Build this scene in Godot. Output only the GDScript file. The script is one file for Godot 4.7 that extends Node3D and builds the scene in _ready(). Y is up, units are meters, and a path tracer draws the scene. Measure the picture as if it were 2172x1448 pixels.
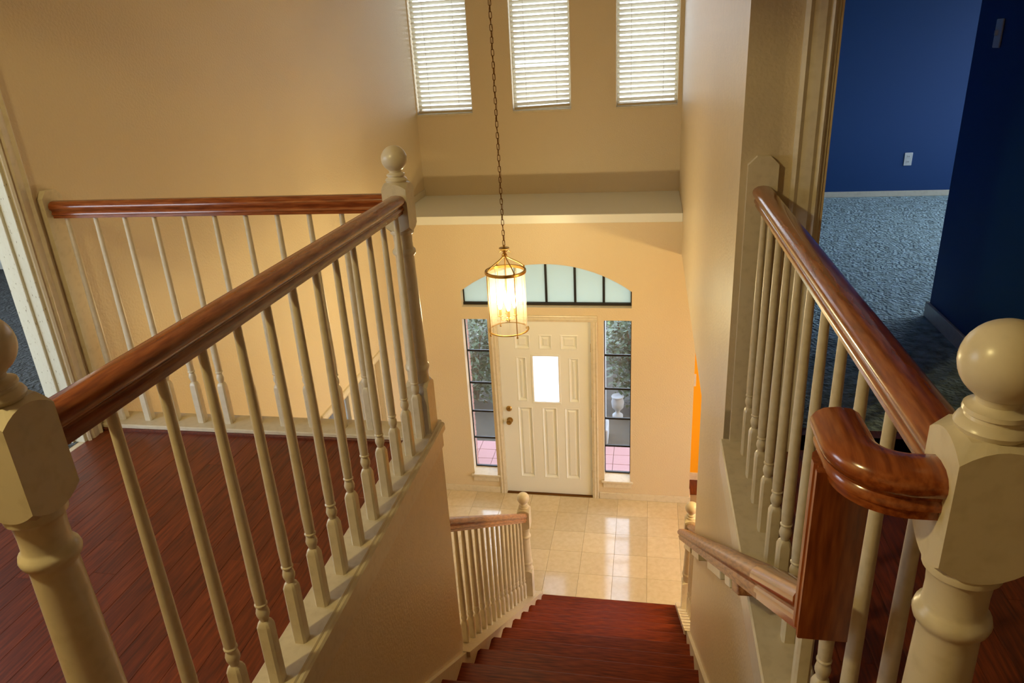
extends Node3D

# ---------------------------------------------------------------- layout (metres, y = 0 is the entry floor, -z is towards the front door)
const UF := 2.974        # upper floor
const CEIL := 5.42
const XL := -2.4         # left wall
const XR := 0.30         # right stair wall
const ZF := -6.5         # entry wall, lower part
const ZU := -7.55        # entry wall, upper part behind the plant shelf
const SHELF := 3.044
const SOFFIT := 2.66
const RISE := 0.2037
const RUN := 0.291
const NOSE_Z := -0.776
const SLOPE := 0.70

var M := {}
var taken := {}
var rng := RandomNumberGenerator.new()
var cache := {}


func _ready() -> void:
	rng.seed = 7
	camera_and_light()
	materials()
	shell()
	upper_floors()
	entry_floor()
	openings()
	stairs()
	balustrades()
	newels()
	stair_rail()
	lantern()
	other_lamps()
	blinds()
	small_things()
	outdoors()


# ---------------------------------------------------------------- camera, sky
func camera_and_light() -> void:
	var cam := Camera3D.new()
	cam.name = "camera"
	var yaw := -0.199422286
	var pitch := 0.383315893
	var roll := -0.0577729965
	var fwd := Vector3(sin(yaw) * cos(pitch), -sin(pitch), -cos(yaw) * cos(pitch))
	var right0 := Vector3(cos(yaw), 0, sin(yaw))
	var up0 := right0.cross(fwd)
	var r := right0 * cos(roll) + up0 * sin(roll)
	var u := up0 * cos(roll) - right0 * sin(roll)
	cam.transform = Transform3D(Basis(r, u, -fwd), Vector3(0, 4.454, 0))
	cam.fov = rad_to_deg(2.0 * atan(724.0 / 1525.53))
	cam.near = 0.05
	cam.current = true
	add_child(cam)
	var sky_mat := ProceduralSkyMaterial.new()
	sky_mat.sky_top_color = Color(0.82, 0.89, 0.98)
	sky_mat.sky_horizon_color = Color(0.92, 0.96, 1.0)
	sky_mat.ground_horizon_color = Color(0.86, 0.90, 0.93)
	sky_mat.ground_bottom_color = Color(0.3, 0.32, 0.3)
	sky_mat.sky_energy_multiplier = 2.6
	sky_mat.ground_energy_multiplier = 2.2
	sky_mat.ground_curve = 0.06
	var sky := Sky.new()
	sky.sky_material = sky_mat
	var env := Environment.new()
	env.background_mode = Environment.BG_SKY
	env.sky = sky
	env.tonemap_mode = Environment.TONE_MAPPER_LINEAR
	env.tonemap_exposure = 1.0
	env.sdfgi_enabled = true
	env.ssao_enabled = true
	env.ssil_enabled = true
	var we := WorldEnvironment.new()
	we.name = "world_environment"
	we.environment = env
	add_child(we)


# ---------------------------------------------------------------- materials
func noise_tex(sd: int, freq: float, octaves: int, ramp: Array, size := 512, kind := FastNoiseLite.TYPE_SIMPLEX_SMOOTH) -> NoiseTexture2D:
	var n := FastNoiseLite.new()
	n.noise_type = kind
	n.seed = sd
	n.frequency = freq
	n.fractal_type = FastNoiseLite.FRACTAL_FBM
	n.fractal_octaves = octaves
	var t := NoiseTexture2D.new()
	t.width = size
	t.height = size
	t.seamless = true
	t.noise = n
	if ramp:
		var g := Gradient.new()
		var offs := PackedFloat32Array()
		var cols := PackedColorArray()
		for e in ramp:
			offs.append(e[0])
			cols.append(e[1])
		g.offsets = offs
		g.colors = cols
		t.color_ramp = g
	return t


func plain(called: String, c: Color, rough: float, metal := 0.0) -> StandardMaterial3D:
	var m := StandardMaterial3D.new()
	m.resource_name = called
	m.albedo_color = c
	m.roughness = rough
	m.metallic = metal
	return m


func grain(called: String, tex: Texture2D, tint: Color, rough: float, scale: Vector3, world: bool, offset := Vector3.ZERO) -> StandardMaterial3D:
	var m := plain(called, tint, rough)
	m.albedo_texture = tex
	m.uv1_triplanar = true
	m.uv1_world_triplanar = world
	m.uv1_scale = scale
	m.uv1_offset = offset
	m.uv1_triplanar_sharpness = 8.0
	return m


func materials() -> void:
	var peel := noise_tex(3, 0.05, 3, [], 512)
	var wall := plain("warm_wall_paint", Color(0.87, 0.80, 0.68), 0.5)
	wall.heightmap_enabled = true
	wall.heightmap_texture = peel
	wall.heightmap_scale = 0.12
	wall.uv1_triplanar = true
	wall.uv1_world_triplanar = true
	wall.uv1_scale = Vector3(2.2, 2.2, 2.2)
	M.wall = wall
	var satin: StandardMaterial3D = wall.duplicate()
	satin.resource_name = "satin_wall_paint"
	satin.roughness = 0.4
	satin.albedo_texture = noise_tex(31, 0.012, 3, [[0.0, Color(0.97, 0.97, 0.97)], [1.0, Color(1, 1, 1)]], 512)
	satin.heightmap_scale = 0.08
	M.satin = satin
	M.ceiling = plain("ceiling_white", Color(0.92, 0.90, 0.85), 0.8)
	var wear := noise_tex(5, 0.02, 4, [[0.0, Color(0.95, 0.945, 0.93)], [0.5, Color(1, 1, 1)], [1.0, Color(1, 1, 1)]], 512)
	M.trim = grain("white_gloss_trim", wear, Color(0.87, 0.825, 0.735), 0.3, Vector3(1.7, 1.7, 1.7), true)
	var chips := noise_tex(9, 0.03, 5, [[0.0, Color(0.42, 0.32, 0.2)], [0.15, Color(0.55, 0.47, 0.35)], [0.175, Color(0.98, 0.98, 0.96)], [1.0, Color(1, 1, 1)]], 512)
	M.chipped = grain("chipped_white_paint", chips, Color(0.86, 0.84, 0.76), 0.4, Vector3(6, 2.0, 6), true)
	M.post = grain("white_enamel", wear, Color(0.86, 0.81, 0.71), 0.28, Vector3(2.3, 2.3, 2.3), true)
	M.door = plain("door_paint", Color(0.93, 0.935, 0.92), 0.35)
	# woods
	var rail_t := noise_tex(11, 0.018, 5, [[0.0, Color(0.44, 0.20, 0.085)], [0.4, Color(0.54, 0.27, 0.12)], [0.6, Color(0.59, 0.31, 0.145)], [1.0, Color(0.66, 0.38, 0.19)]], 512)
	M.rail_z = grain("varnished_oak_along", rail_t, Color(1, 1, 1), 0.2, Vector3(9, 9, 0.9), false)
	M.rail_x = grain("varnished_oak_across", rail_t, Color(1, 1, 1), 0.2, Vector3(0.9, 9, 9), false)
	M.rail_y = grain("varnished_oak_upright", rail_t, Color(1, 1, 1), 0.22, Vector3(9, 0.9, 9), false)
	for k in ["rail_z", "rail_x", "rail_y"]:
		M[k].clearcoat_enabled = true
		M[k].clearcoat = 0.5
		M[k].clearcoat_roughness = 0.12
	M.rail_y.clearcoat = 0.12
	M.rail_y.roughness = 0.38
	var raw_t := noise_tex(12, 0.018, 5, [[0.0, Color(0.45, 0.27, 0.16)], [0.5, Color(0.66, 0.45, 0.29)], [1.0, Color(0.76, 0.56, 0.38)]], 512)
	M.raw_rail = grain("bare_pinkish_oak", raw_t, Color(1, 1, 1), 0.35, Vector3(9, 9, 0.9), false)
	var floor_t := noise_tex(14, 0.02, 5, [[0.0, Color(0.31, 0.125, 0.05)], [0.4, Color(0.43, 0.185, 0.078)], [0.65, Color(0.48, 0.215, 0.09)], [1.0, Color(0.56, 0.27, 0.12)]], 512)
	M.planks = []
	for i in 5:
		var k: float = [0.93, 0.97, 1.0, 1.04, 0.98][i]
		M.planks.append(grain("red_brown_plank_%s" % ["dark", "deep", "mid", "light", "warm"][i], floor_t, Color(k, k * 0.99, k * 0.97), 0.38, Vector3(7, 7, 0.55), true, Vector3(i * 0.37, i * 0.21, i * 0.43)))
	M.tread = grain("red_brown_tread", floor_t, Color(1.0, 0.9, 0.68), 0.5, Vector3(0.6, 7, 7), true)
	M.riser = grain("red_brown_riser", floor_t, Color(0.9, 0.8, 0.68), 0.55, Vector3(0.6, 7, 7), true, Vector3(0.3, 0.2, 0.1))
	M.tread.metallic_specular = 0.2
	M.riser.metallic_specular = 0.25
	M.subfloor = grain("brown_floor", floor_t, Color(0.9, 0.9, 0.9), 0.45, Vector3(7, 7, 0.55), true)
	# tiles
	M.tiles = []
	var tile_t := noise_tex(17, 0.02, 5, [[0.0, Color(0.84, 0.77, 0.63)], [0.5, Color(0.87, 0.80, 0.67)], [1.0, Color(0.89, 0.83, 0.71)]], 512)
	for i in 4:
		var k: float = [0.96, 1.0, 0.98, 0.94][i]
		M.tiles.append(grain("cream_tile_%s" % ["pale", "light", "soft", "dull"][i], tile_t, Color(k, k, k), 0.11, Vector3(1.4, 1.4, 1.4), true, Vector3(i * 0.31, 0, i * 0.17)))
	M.grout = plain("tan_grout", Color(0.66, 0.58, 0.45), 0.8)
	# carpets
	var pile := noise_tex(19, 0.09, 4, [], 512)
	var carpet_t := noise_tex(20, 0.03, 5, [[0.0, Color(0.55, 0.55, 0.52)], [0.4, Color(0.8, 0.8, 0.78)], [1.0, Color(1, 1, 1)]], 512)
	for e in [["carpet", Color(0.76, 0.87, 0.89)], ["carpet_grey", Color(0.33, 0.35, 0.37)]]:  # blue tint of the first stands in for bounce off the blue walls
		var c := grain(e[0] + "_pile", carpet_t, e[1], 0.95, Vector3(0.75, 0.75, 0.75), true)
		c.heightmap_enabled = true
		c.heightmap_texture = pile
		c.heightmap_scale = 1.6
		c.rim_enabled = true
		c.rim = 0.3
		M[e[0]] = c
	M.blue = plain("deep_blue_paint", Color(0.02, 0.235, 0.455), 0.6)
	M.orange = plain("orange_paint", Color(0.97, 0.70, 0.07), 0.6)
	M.bed_wall = plain("pale_bedroom_paint", Color(0.75, 0.76, 0.74), 0.7)
	# metals and glass
	M.brass = plain("aged_brass", Color(0.70, 0.56, 0.32), 0.3, 1.0)
	M.dark_brass = plain("dark_brass", Color(0.42, 0.27, 0.10), 0.4, 1.0)
	M.lead = plain("dark_came", Color(0.06, 0.06, 0.065), 0.5)
	M.frame = plain("dark_bronze_frame", Color(0.12, 0.11, 0.11), 0.5)
	var g := plain("clear_glass", Color(1, 1, 1, 0.04), 0.03)
	g.transparency = BaseMaterial3D.TRANSPARENCY_ALPHA
	M.glass = g
	var lg := plain("bevelled_lantern_glass", Color(1.0, 0.97, 0.9, 0.025), 0.05)
	lg.transparency = BaseMaterial3D.TRANSPARENCY_ALPHA
	M.lantern_glass = lg
	var ob := plain("obscure_glass", Color(0.70, 0.76, 0.73), 0.35)
	ob.backlight_enabled = true
	ob.backlight = Color(0.92, 0.96, 0.935)
	M.obscure = ob
	var pg := plain("white_door_glass", Color(0.97, 0.98, 1.0), 0.3)
	pg.backlight_enabled = true
	pg.backlight = Color(1.9, 1.9, 1.9)
	M.door_glass = pg
	var slat := plain("white_vinyl_slat", Color(0.88, 0.86, 0.80), 0.45)
	slat.backlight_enabled = true
	slat.backlight = Color(0.66, 0.65, 0.61)
	M.slat = slat
	M.blind_rail = plain("cream_blind_rail", Color(0.72, 0.66, 0.54), 0.5)
	M.cord = plain("white_cord", Color(0.85, 0.84, 0.8), 0.8)
	M.plate = plain("white_plastic", Color(0.84, 0.84, 0.82), 0.4)
	M.hole = plain("dark_slot", Color(0.05, 0.05, 0.05), 0.7)
	M.curtain = plain("pale_grey_curtain", Color(0.62, 0.66, 0.72), 0.9)
	M.reflection_blue = plain("blue_sky_reflection", Color(0.38, 0.52, 0.72), 0.9)  # colour of the sky reflected in the door glass
	M.bulb = plain("lit_candle_bulb", Color(1, 0.9, 0.7), 0.4)
	M.bulb.emission_enabled = true
	M.bulb.emission = Color(1.0, 0.93, 0.78)
	M.bulb.emission_energy_multiplier = 14.0
	M.shade = plain("lit_lamp_shade", Color(1, 0.92, 0.8), 0.5)
	M.shade.emission_enabled = true
	M.shade.emission = Color(1.0, 0.9, 0.7)
	M.shade.emission_energy_multiplier = 2.0
	# outdoors
	M.brick = plain("pinkish_brick", Color(0.62, 0.42, 0.38), 0.85)
	M.mortar = plain("pale_mortar", Color(0.62, 0.58, 0.54), 0.9)
	M.paver = plain("rose_porch_paver", Color(0.62, 0.46, 0.47), 0.85)
	M.soil = grain("dark_bed", carpet_t, Color(0.22, 0.22, 0.20), 0.95, Vector3(0.8, 0.8, 0.8), true)
	M.leaf = plain("dark_leaf", Color(0.20, 0.30, 0.20), 0.5)
	M.leaf_pale = plain("pale_leaf", Color(0.42, 0.52, 0.36), 0.5)
	M.bark = plain("grey_bark", Color(0.3, 0.26, 0.22), 0.9)
	M.stone = plain("pale_stone", Color(0.60, 0.62, 0.64), 0.8)


# ---------------------------------------------------------------- mesh helpers
func begin() -> SurfaceTool:
	var st := SurfaceTool.new()
	st.begin(Mesh.PRIMITIVE_TRIANGLES)
	return st


func tri(st: SurfaceTool, a: Vector3, b: Vector3, c: Vector3, na: Vector3, nb: Vector3, nc: Vector3) -> void:
	var g := (a - c).cross(a - b)
	if g.length_squared() < 1e-16:
		return
	if g.dot(na + nb + nc) < 0.0:
		var t := b
		b = c
		c = t
		t = nb
		nb = nc
		nc = t
	st.set_normal(na)
	st.add_vertex(a)
	st.set_normal(nb)
	st.add_vertex(b)
	st.set_normal(nc)
	st.add_vertex(c)


func quad(st: SurfaceTool, a: Vector3, b: Vector3, c: Vector3, d: Vector3, n: Vector3) -> void:
	tri(st, a, b, c, n, n, n)
	tri(st, a, c, d, n, n, n)


# a chamfered box between two corners
func box(st: SurfaceTool, lo: Vector3, hi: Vector3, bev := 0.0, t := Transform3D.IDENTITY) -> void:
	var c := (lo + hi) * 0.5
	var h := (hi - lo).abs() * 0.5
	var b := minf(bev, minf(h.x, minf(h.y, h.z)) * 0.9)
	for ax in 3:
		var u := (ax + 1) % 3
		var v := (ax + 2) % 3
		for s in [-1.0, 1.0]:
			var n := Vector3.ZERO
			n[ax] = s
			var p := []
			for e in [[-1, -1], [1, -1], [1, 1], [-1, 1]]:
				var q := Vector3.ZERO
				q[ax] = s * h[ax]
				q[u] = e[0] * (h[u] - b)
				q[v] = e[1] * (h[v] - b)
				p.append(t * (c + q))
			quad(st, p[0], p[1], p[2], p[3], (t.basis * n).normalized())
		if b > 0.0:
			for su in [-1.0, 1.0]:
				for sv in [-1.0, 1.0]:
					var n := Vector3.ZERO
					n[u] = su
					n[v] = sv
					var p := []
					for e in [[-1, 0], [1, 0], [1, 1], [-1, 1]]:
						var q := Vector3.ZERO
						q[ax] = e[0] * (h[ax] - b)
						q[u] = su * (h[u] if e[1] == 0 else h[u] - b)
						q[v] = sv * (h[v] - b if e[1] == 0 else h[v])
						p.append(t * (c + q))
					quad(st, p[0], p[1], p[2], p[3], (t.basis * n).normalized())
	if b > 0.0:
		for sx in [-1.0, 1.0]:
			for sy in [-1.0, 1.0]:
				for sz in [-1.0, 1.0]:
					var s := Vector3(sx, sy, sz)
					var n := (t.basis * s).normalized()
					tri(st, t * (c + s * Vector3(h.x, h.y - b, h.z - b)), t * (c + s * Vector3(h.x - b, h.y, h.z - b)), t * (c + s * Vector3(h.x - b, h.y - b, h.z)), n, n, n)


# skin over rings of points; normals are smoothed where faces meet at a shallow angle
func loft(st: SurfaceTool, rings: Array, caps := true, loop := false, crease := 0.8) -> void:
	var n := rings.size()
	var m: int = rings[0].size()
	var rows := n if loop else n - 1
	var fn := []
	var vote := 0.0
	for i in rows:
		var row := PackedVector3Array()
		var ra: PackedVector3Array = rings[i]
		var rb: PackedVector3Array = rings[(i + 1) % n]
		var mid := Vector3.ZERO
		for j in m:
			mid += ra[j] + rb[j]
		mid /= 2.0 * m
		for j in m:
			var k := (j + 1) % m
			var f := (rb[k] - ra[j]).cross(ra[k] - rb[j])
			vote += f.dot((ra[j] + ra[k] + rb[j] + rb[k]) * 0.25 - mid)
			row.append(f.normalized())
		fn.append(row)
	var sgn := 1.0 if vote >= 0.0 else -1.0
	for i in rows:
		for j in m:
			fn[i][j] = fn[i][j] * sgn
	for i in rows:
		var ra: PackedVector3Array = rings[i]
		var rb: PackedVector3Array = rings[(i + 1) % n]
		for j in m:
			var k := (j + 1) % m
			var f: Vector3 = fn[i][j]
			var ns := []
			for e in [[0, 0], [0, 1], [1, 1], [1, 0]]:
				var s := f
				for di in 2:
					for dj in 2:
						var ii: int = i - 1 + di + e[0]
						var jj: int = (j - 1 + dj + e[1] + m) % m
						if loop:
							ii = (ii + n) % n
						if ii < 0 or ii >= rows or (ii == i and jj == j):
							continue
						var o: Vector3 = fn[ii][jj]
						if o.dot(f) > crease:
							s += o
				ns.append(s.normalized())
			tri(st, ra[j], ra[k], rb[k], ns[0], ns[1], ns[2])
			tri(st, ra[j], rb[k], rb[j], ns[0], ns[2], ns[3])
	if caps and not loop:
		for e in [[0, 1], [n - 1, n - 2]]:
			var r: PackedVector3Array = rings[e[0]]
			var c := Vector3.ZERO
			var c2 := Vector3.ZERO
			for j in m:
				c += r[j] / m
				c2 += rings[e[1]][j] / m
			var nn := Vector3.ZERO
			for j in m:
				nn += (r[j] - c).cross(r[(j + 1) % m] - c)
			if nn.length() < 1e-12:
				continue
			nn = nn.normalized()
			if nn.dot(c - c2) < 0.0:
				nn = -nn
			for j in m:
				tri(st, c, r[j], r[(j + 1) % m], nn, nn, nn)


func circle(c: Vector3, u: Vector3, v: Vector3, r: float, seg: int) -> PackedVector3Array:
	var p := PackedVector3Array()
	for j in seg:
		var a := TAU * j / seg
		p.append(c + u * cos(a) * r + v * sin(a) * r)
	return p


# profile of [radius, height] about a vertical axis
func lathe(st: SurfaceTool, at: Vector3, prof: Array, seg := 20, crease := 0.8) -> void:
	var rings := []
	for e in prof:
		rings.append(circle(at + Vector3(0, e[1], 0), Vector3.RIGHT, Vector3.BACK, maxf(e[0], 0.0001), seg))
	loft(st, rings, true, false, crease)


func tube(st: SurfaceTool, pts: Array, r: float, seg := 8, loop := false) -> void:
	var rings := []
	var n := pts.size()
	var u := Vector3.ZERO
	for i in n:
		var a: Vector3 = pts[(i - 1 + n) % n] if loop else pts[maxi(i - 1, 0)]
		var b: Vector3 = pts[(i + 1) % n] if loop else pts[mini(i + 1, n - 1)]
		var d := (b - a).normalized()
		if u == Vector3.ZERO:
			u = d.cross(Vector3(0.31, 0.2, 0.93)).normalized()
		u = (u - d * u.dot(d)).normalized()
		rings.append(circle(pts[i], u, d.cross(u), r, seg))
	loft(st, rings, true, loop, 0.5)


# a flat outline in the plane (u, v), pushed from w0 to w1 along w
func prism(st: SurfaceTool, poly: PackedVector2Array, o: Vector3, u: Vector3, v: Vector3, w: Vector3, w0: float, w1: float) -> void:
	var idx := Geometry2D.triangulate_polygon(poly)
	for e in [[w0, -1.0], [w1, 1.0]]:
		var n: Vector3 = w * e[1] * signf(w1 - w0)
		for i in range(0, idx.size(), 3):
			var p := []
			for k in 3:
				var q := poly[idx[i + k]]
				p.append(o + u * q.x + v * q.y + w * e[0])
			tri(st, p[0], p[1], p[2], n, n, n)
	var ccw := not Geometry2D.is_polygon_clockwise(poly)
	for i in poly.size():
		var a := poly[i]
		var b := poly[(i + 1) % poly.size()]
		var d := (b - a).normalized()
		var n2 := Vector2(d.y, -d.x) if ccw else Vector2(-d.y, d.x)
		# Godot calls an outline clockwise in a y-down plane; settle the side by a probe
		if Geometry2D.is_point_in_polygon((a + b) * 0.5 + n2 * 0.0005, poly):
			n2 = -n2
		quad(st, o + u * a.x + v * a.y + w * w0, o + u * b.x + v * b.y + w * w0, o + u * b.x + v * b.y + w * w1, o + u * a.x + v * a.y + w * w1, u * n2.x + v * n2.y)


# a wall panel with square openings: along is 0 (x) or 2 (z); holes are [a0, a1, y0, y1]
func panel(st: SurfaceTool, along: int, a0: float, a1: float, y0: float, y1: float, t0: float, t1: float, holes: Array) -> void:
	var xs := [a0, a1]
	var ys := [y0, y1]
	for h in holes:
		xs.append_array([clampf(h[0], a0, a1), clampf(h[1], a0, a1)])
		ys.append_array([clampf(h[2], y0, y1), clampf(h[3], y0, y1)])
	xs.sort()
	ys.sort()
	for i in xs.size() - 1:
		if xs[i + 1] - xs[i] < 1e-4:
			continue
		var run_from := -1.0e9
		for j in ys.size() - 1:
			if ys[j + 1] - ys[j] < 1e-4:
				continue
			var cx: float = (xs[i] + xs[i + 1]) * 0.5
			var cy: float = (ys[j] + ys[j + 1]) * 0.5
			var open := false
			for h in holes:
				if cx > h[0] and cx < h[1] and cy > h[2] and cy < h[3]:
					open = true
			if not open and run_from < -1.0e8:
				run_from = ys[j]
			var last: bool = open or ys[j + 1] > y1 - 1e-4
			if last and run_from > -1.0e8:
				var top: float = ys[j] if open else ys[j + 1]
				var lo := Vector3(xs[i], run_from, t0) if along == 0 else Vector3(t0, run_from, xs[i])
				var hi := Vector3(xs[i + 1], top, t1) if along == 0 else Vector3(t1, top, xs[i + 1])
				box(st, lo, hi)
				run_from = -1.0e9


# ---------------------------------------------------------------- object helpers
func numbered(called: String) -> String:
	var k: int = taken.get(called, 0)
	taken[called] = k + 1
	return called if k == 0 else "%s_%03d" % [called, k]


func tag(o: Node3D, label: String, category: String, group := "", kind := "") -> Node3D:
	o.set_meta("label", label)
	o.set_meta("category", category)
	if group:
		o.set_meta("group", group)
	if kind:
		o.set_meta("kind", kind)
	return o


func thing(called: String, at: Vector3, label: String, category: String, group := "", kind := "") -> Node3D:
	var o := Node3D.new()
	o.name = numbered(called)
	add_child(o)
	o.position = at
	return tag(o, label, category, group, kind)


# shapes are written in world coordinates; a part is shifted back by its thing's place
func part(owner_: Node3D, called: String, st: SurfaceTool, m: Material) -> MeshInstance3D:
	var o := MeshInstance3D.new()
	o.mesh = st.commit()
	o.material_override = m
	o.name = called
	owner_.add_child(o, true)
	o.position = -where(owner_)
	return o


func where(o: Node3D) -> Vector3:
	var p := Vector3.ZERO
	var n: Node = o
	while n is Node3D and n != self:
		p += n.position
		n = n.get_parent()
	return p


# a part that shares a mesh and sits at its own place
func piece(owner_: Node3D, called: String, mesh: Mesh, m: Material, t: Transform3D) -> MeshInstance3D:
	var o := MeshInstance3D.new()
	o.mesh = mesh
	o.material_override = m
	o.name = called
	owner_.add_child(o, true)
	o.transform = Transform3D(t.basis, t.origin - where(owner_))
	return o


func struct(called: String, st: SurfaceTool, m: Material, label: String, category: String) -> MeshInstance3D:
	var o := MeshInstance3D.new()
	o.mesh = st.commit()
	o.material_override = m
	o.name = numbered(called)
	add_child(o)
	tag(o, label, category, "", "structure")
	return o


func P2(a: Array) -> PackedVector2Array:
	var p := PackedVector2Array()
	for e in a:
		p.append(Vector2(e[0], e[1]))
	return p


# ---------------------------------------------------------------- the shell
func shell() -> void:
	var st := begin()
	# left wall: bedroom doorway upstairs, its unseen side widened for daylight, glazed doorway downstairs
	panel(st, 2, -7.7, 1.92, -0.15, CEIL + 0.12, XL - 0.12, XL, [[-2.37, -1.15, UF, UF + 2.03], [-5.68, -4.52, 0.0, 1.92]])
	struct("wall_left", st, M.wall, "tall tan painted wall behind the level balustrade and bedroom doorway", "wall")
	# entry wall, lower part
	st = begin()
	var fan := [-1.80, -0.143, 2.14, 2.60]
	panel(st, 0, XL, 0.46, 0.0, SHELF - 0.08, ZF - 0.15, ZF, [[-1.81, -1.553, 0.215, 2.013], [-1.463, -0.53, 0.0, 1.998], [-0.41, -0.143, 0.215, 2.013], fan])
	# the filling between the square opening and the arch
	var top := [[fan[0], fan[3]]]
	for i in 25:
		var x: float = lerpf(fan[0], fan[1], i / 24.0)
		top.append([x, arch_y(x)])
	top.append([fan[1], fan[3]])
	prism(st, P2(top), Vector3.ZERO, Vector3.RIGHT, Vector3.UP, Vector3.BACK, ZF - 0.15, ZF)
	struct("wall_front", st, M.wall, "yellow lit entry wall with the white door, sidelights and arched window", "wall")
	# plant shelf over the entry wall
	st = begin()
	box(st, Vector3(XL, SHELF - 0.08, ZU), Vector3(XR, SHELF, ZF + 0.012), 0.004)
	struct("trim_1", st, M.door, "deep white painted plant shelf above the entry wall", "shelf")
	st = begin()
	box(st, Vector3(XL, SHELF, ZU), Vector3(XL + 0.014, SHELF + 0.07, ZF + 0.01), 0.003)
	struct("trim_2", st, M.trim, "short white trim board at the end of the plant shelf", "trim")
	# upper entry wall
	st = begin()
	panel(st, 0, XL, XR + 0.12, SHELF - 0.08, CEIL, ZU - 0.16, ZU, [[-2.392, -1.80, 3.885, 5.2], [-1.378, -0.783, 3.885, 5.2], [-0.335, 0.258, 3.885, 5.2]])
	struct("wall_front_upper", st, M.wall, "peach wall with three tall windows above the plant shelf", "wall")
	# right wall with the dropped opening to the dining room
	st = begin()
	prism(st, P2([[-7.7, CEIL], [-2.55, CEIL], [-2.55, UF], [1.92, UF], [1.92, -0.1], [-3.63, -0.1], [-3.63, SOFFIT], [-7.7, SOFFIT]]), Vector3.ZERO, Vector3.BACK, Vector3.UP, Vector3.RIGHT, XR, XR + 0.12)
	struct("wall_right", st, M.satin, "satin cream wall beside the stairs running to the windows", "wall")
	# wall end with the bedroom doorway, upper right
	st = begin()
	panel(st, 0, XR + 0.001, 2.9, UF - 0.3, CEIL, -2.67, -2.55, [[0.575, 1.40, UF, UF + 2.05]])
	struct("wall_hall", st, M.wall, "narrow tan wall end beside the blue bedroom doorway", "wall")
	# stair wall on the left and the closing wall under the left landing
	st = begin()
	box(st, Vector3(-0.98, -0.05, -2.60), Vector3(-0.86, UF - 0.014, 1.9))
	struct("wall_stair", st, M.satin, "smooth cream stair wall below the left balustrade", "wall")
	st = begin()
	box(st, Vector3(XL, -0.05, -2.60), Vector3(-0.981, UF - 0.2, -2.50))
	struct("wall_under_landing", st, M.wall, "cream wall under the left upper landing", "wall")
	# back and right walls of the upper hall, ceilings
	st = begin()
	box(st, Vector3(-2.52, -0.1, 1.92), Vector3(3.0, CEIL + 0.12, 2.04))
	struct("wall_back", st, M.wall, "plain tan wall behind the top of the stairs", "wall")
	st = begin()
	box(st, Vector3(2.78, UF - 0.3, -2.549), Vector3(2.9, CEIL, 1.919))
	struct("wall_hall_right", st, M.wall, "plain tan wall closing the right hall", "wall")
	st = begin()
	box(st, Vector3(-6.3, CEIL, -7.9), Vector3(5.2, CEIL + 0.12, 1.919))
	struct("ceiling", st, M.ceiling, "flat white ceiling over the stair hall", "ceiling")
	# blue bedroom
	st = begin()
	panel(st, 0, XR + 0.12, 4.8, UF - 0.2, CEIL, -7.56, -7.40, [[3.4, 4.5, 3.6, 5.2]])
	struct("wall_blue_far", st, M.blue, "deep blue bedroom wall with a white outlet", "wall")
	st = begin()
	box(st, Vector3(1.52, UF - 0.1, -4.06), Vector3(2.9, CEIL, -2.671))
	struct("wall_blue_closet", st, M.blue, "dark blue wall in shade carrying the light switch", "wall")
	st = begin()
	box(st, Vector3(XR + 0.121, UF - 0.1, -7.399), Vector3(XR + 0.15, CEIL, -2.671))
	struct("wall_blue_left", st, M.blue, "deep blue bedroom wall backing onto the stair hall", "wall")
	st = begin()
	panel(st, 2, -7.399, -2.60, UF - 0.2, CEIL, 4.68, 4.80, [[-7.2, -4.3, 3.5, 5.25]])
	struct("wall_blue_right", st, M.blue, "deep blue bedroom wall with a daylight window", "wall")
	st = begin()
	box(st, Vector3(2.901, UF - 0.2, -2.67), Vector3(4.68, CEIL, -2.55))
	struct("wall_blue_near", st, M.blue, "deep blue bedroom wall next to the closet", "wall")
	st = begin()
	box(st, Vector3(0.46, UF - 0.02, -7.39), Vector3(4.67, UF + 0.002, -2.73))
	struct("floor_blue_room", st, M.carpet, "pale grey carpet of the blue bedroom with blue wall bounce in its colour", "carpet")
	st = begin()
	for e in [[-7.40, -7.385, 0.46, 4.67]]:
		box(st, Vector3(e[2], UF + 0.002, e[0]), Vector3(e[3], UF + 0.055, e[1]), 0.003)
	struct("baseboard_blue_far", st, M.trim, "white baseboard along the far blue wall", "baseboard")
	st = begin()
	box(st, Vector3(1.503, UF + 0.002, -4.075), Vector3(1.52, UF + 0.085, -2.672), 0.003)
	box(st, Vector3(1.503, UF + 0.002, -4.075), Vector3(2.9, UF + 0.085, -4.06), 0.003)
	struct("baseboard_blue_closet", st, M.trim, "white baseboard under the shaded dark blue wall", "baseboard")
	# grey bedroom on the left
	st = begin()
	box(st, Vector3(-6.1, UF - 0.2, -5.1), Vector3(-2.521, CEIL, -5.0))
	panel(st, 0, -6.1, -2.521, UF - 0.2, CEIL, -0.55, -0.45, [[-5.6, -2.7, 3.2, 5.3]])
	panel(st, 2, -5.0, -0.55, UF - 0.2, CEIL, -6.1, -6.0, [[-3.4, -0.9, 3.5, 5.2]])
	struct("wall_bedroom", st, M.bed_wall, "pale walls of the bedroom behind the chipped doorway", "wall")
	st = begin()
	box(st, Vector3(-6.0, UF - 0.25, -5.0), Vector3(-2.43, UF + 0.002, -0.55))
	struct("floor_bedroom", st, M.carpet_grey, "dim grey carpet seen through the chipped doorway", "carpet")
	# dining room to the right of the entry, under the upper floor
	st = begin()
	box(st, Vector3(0.46, -0.1, -7.1), Vector3(4.1, SOFFIT + 0.1, -6.95))
	box(st, Vector3(0.42, -0.1, -6.95), Vector3(0.46, SOFFIT, -6.651))
	struct("wall_dining_far", st, M.orange, "bright orange dining room wall past the entry corner", "wall")
	st = begin()
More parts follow.
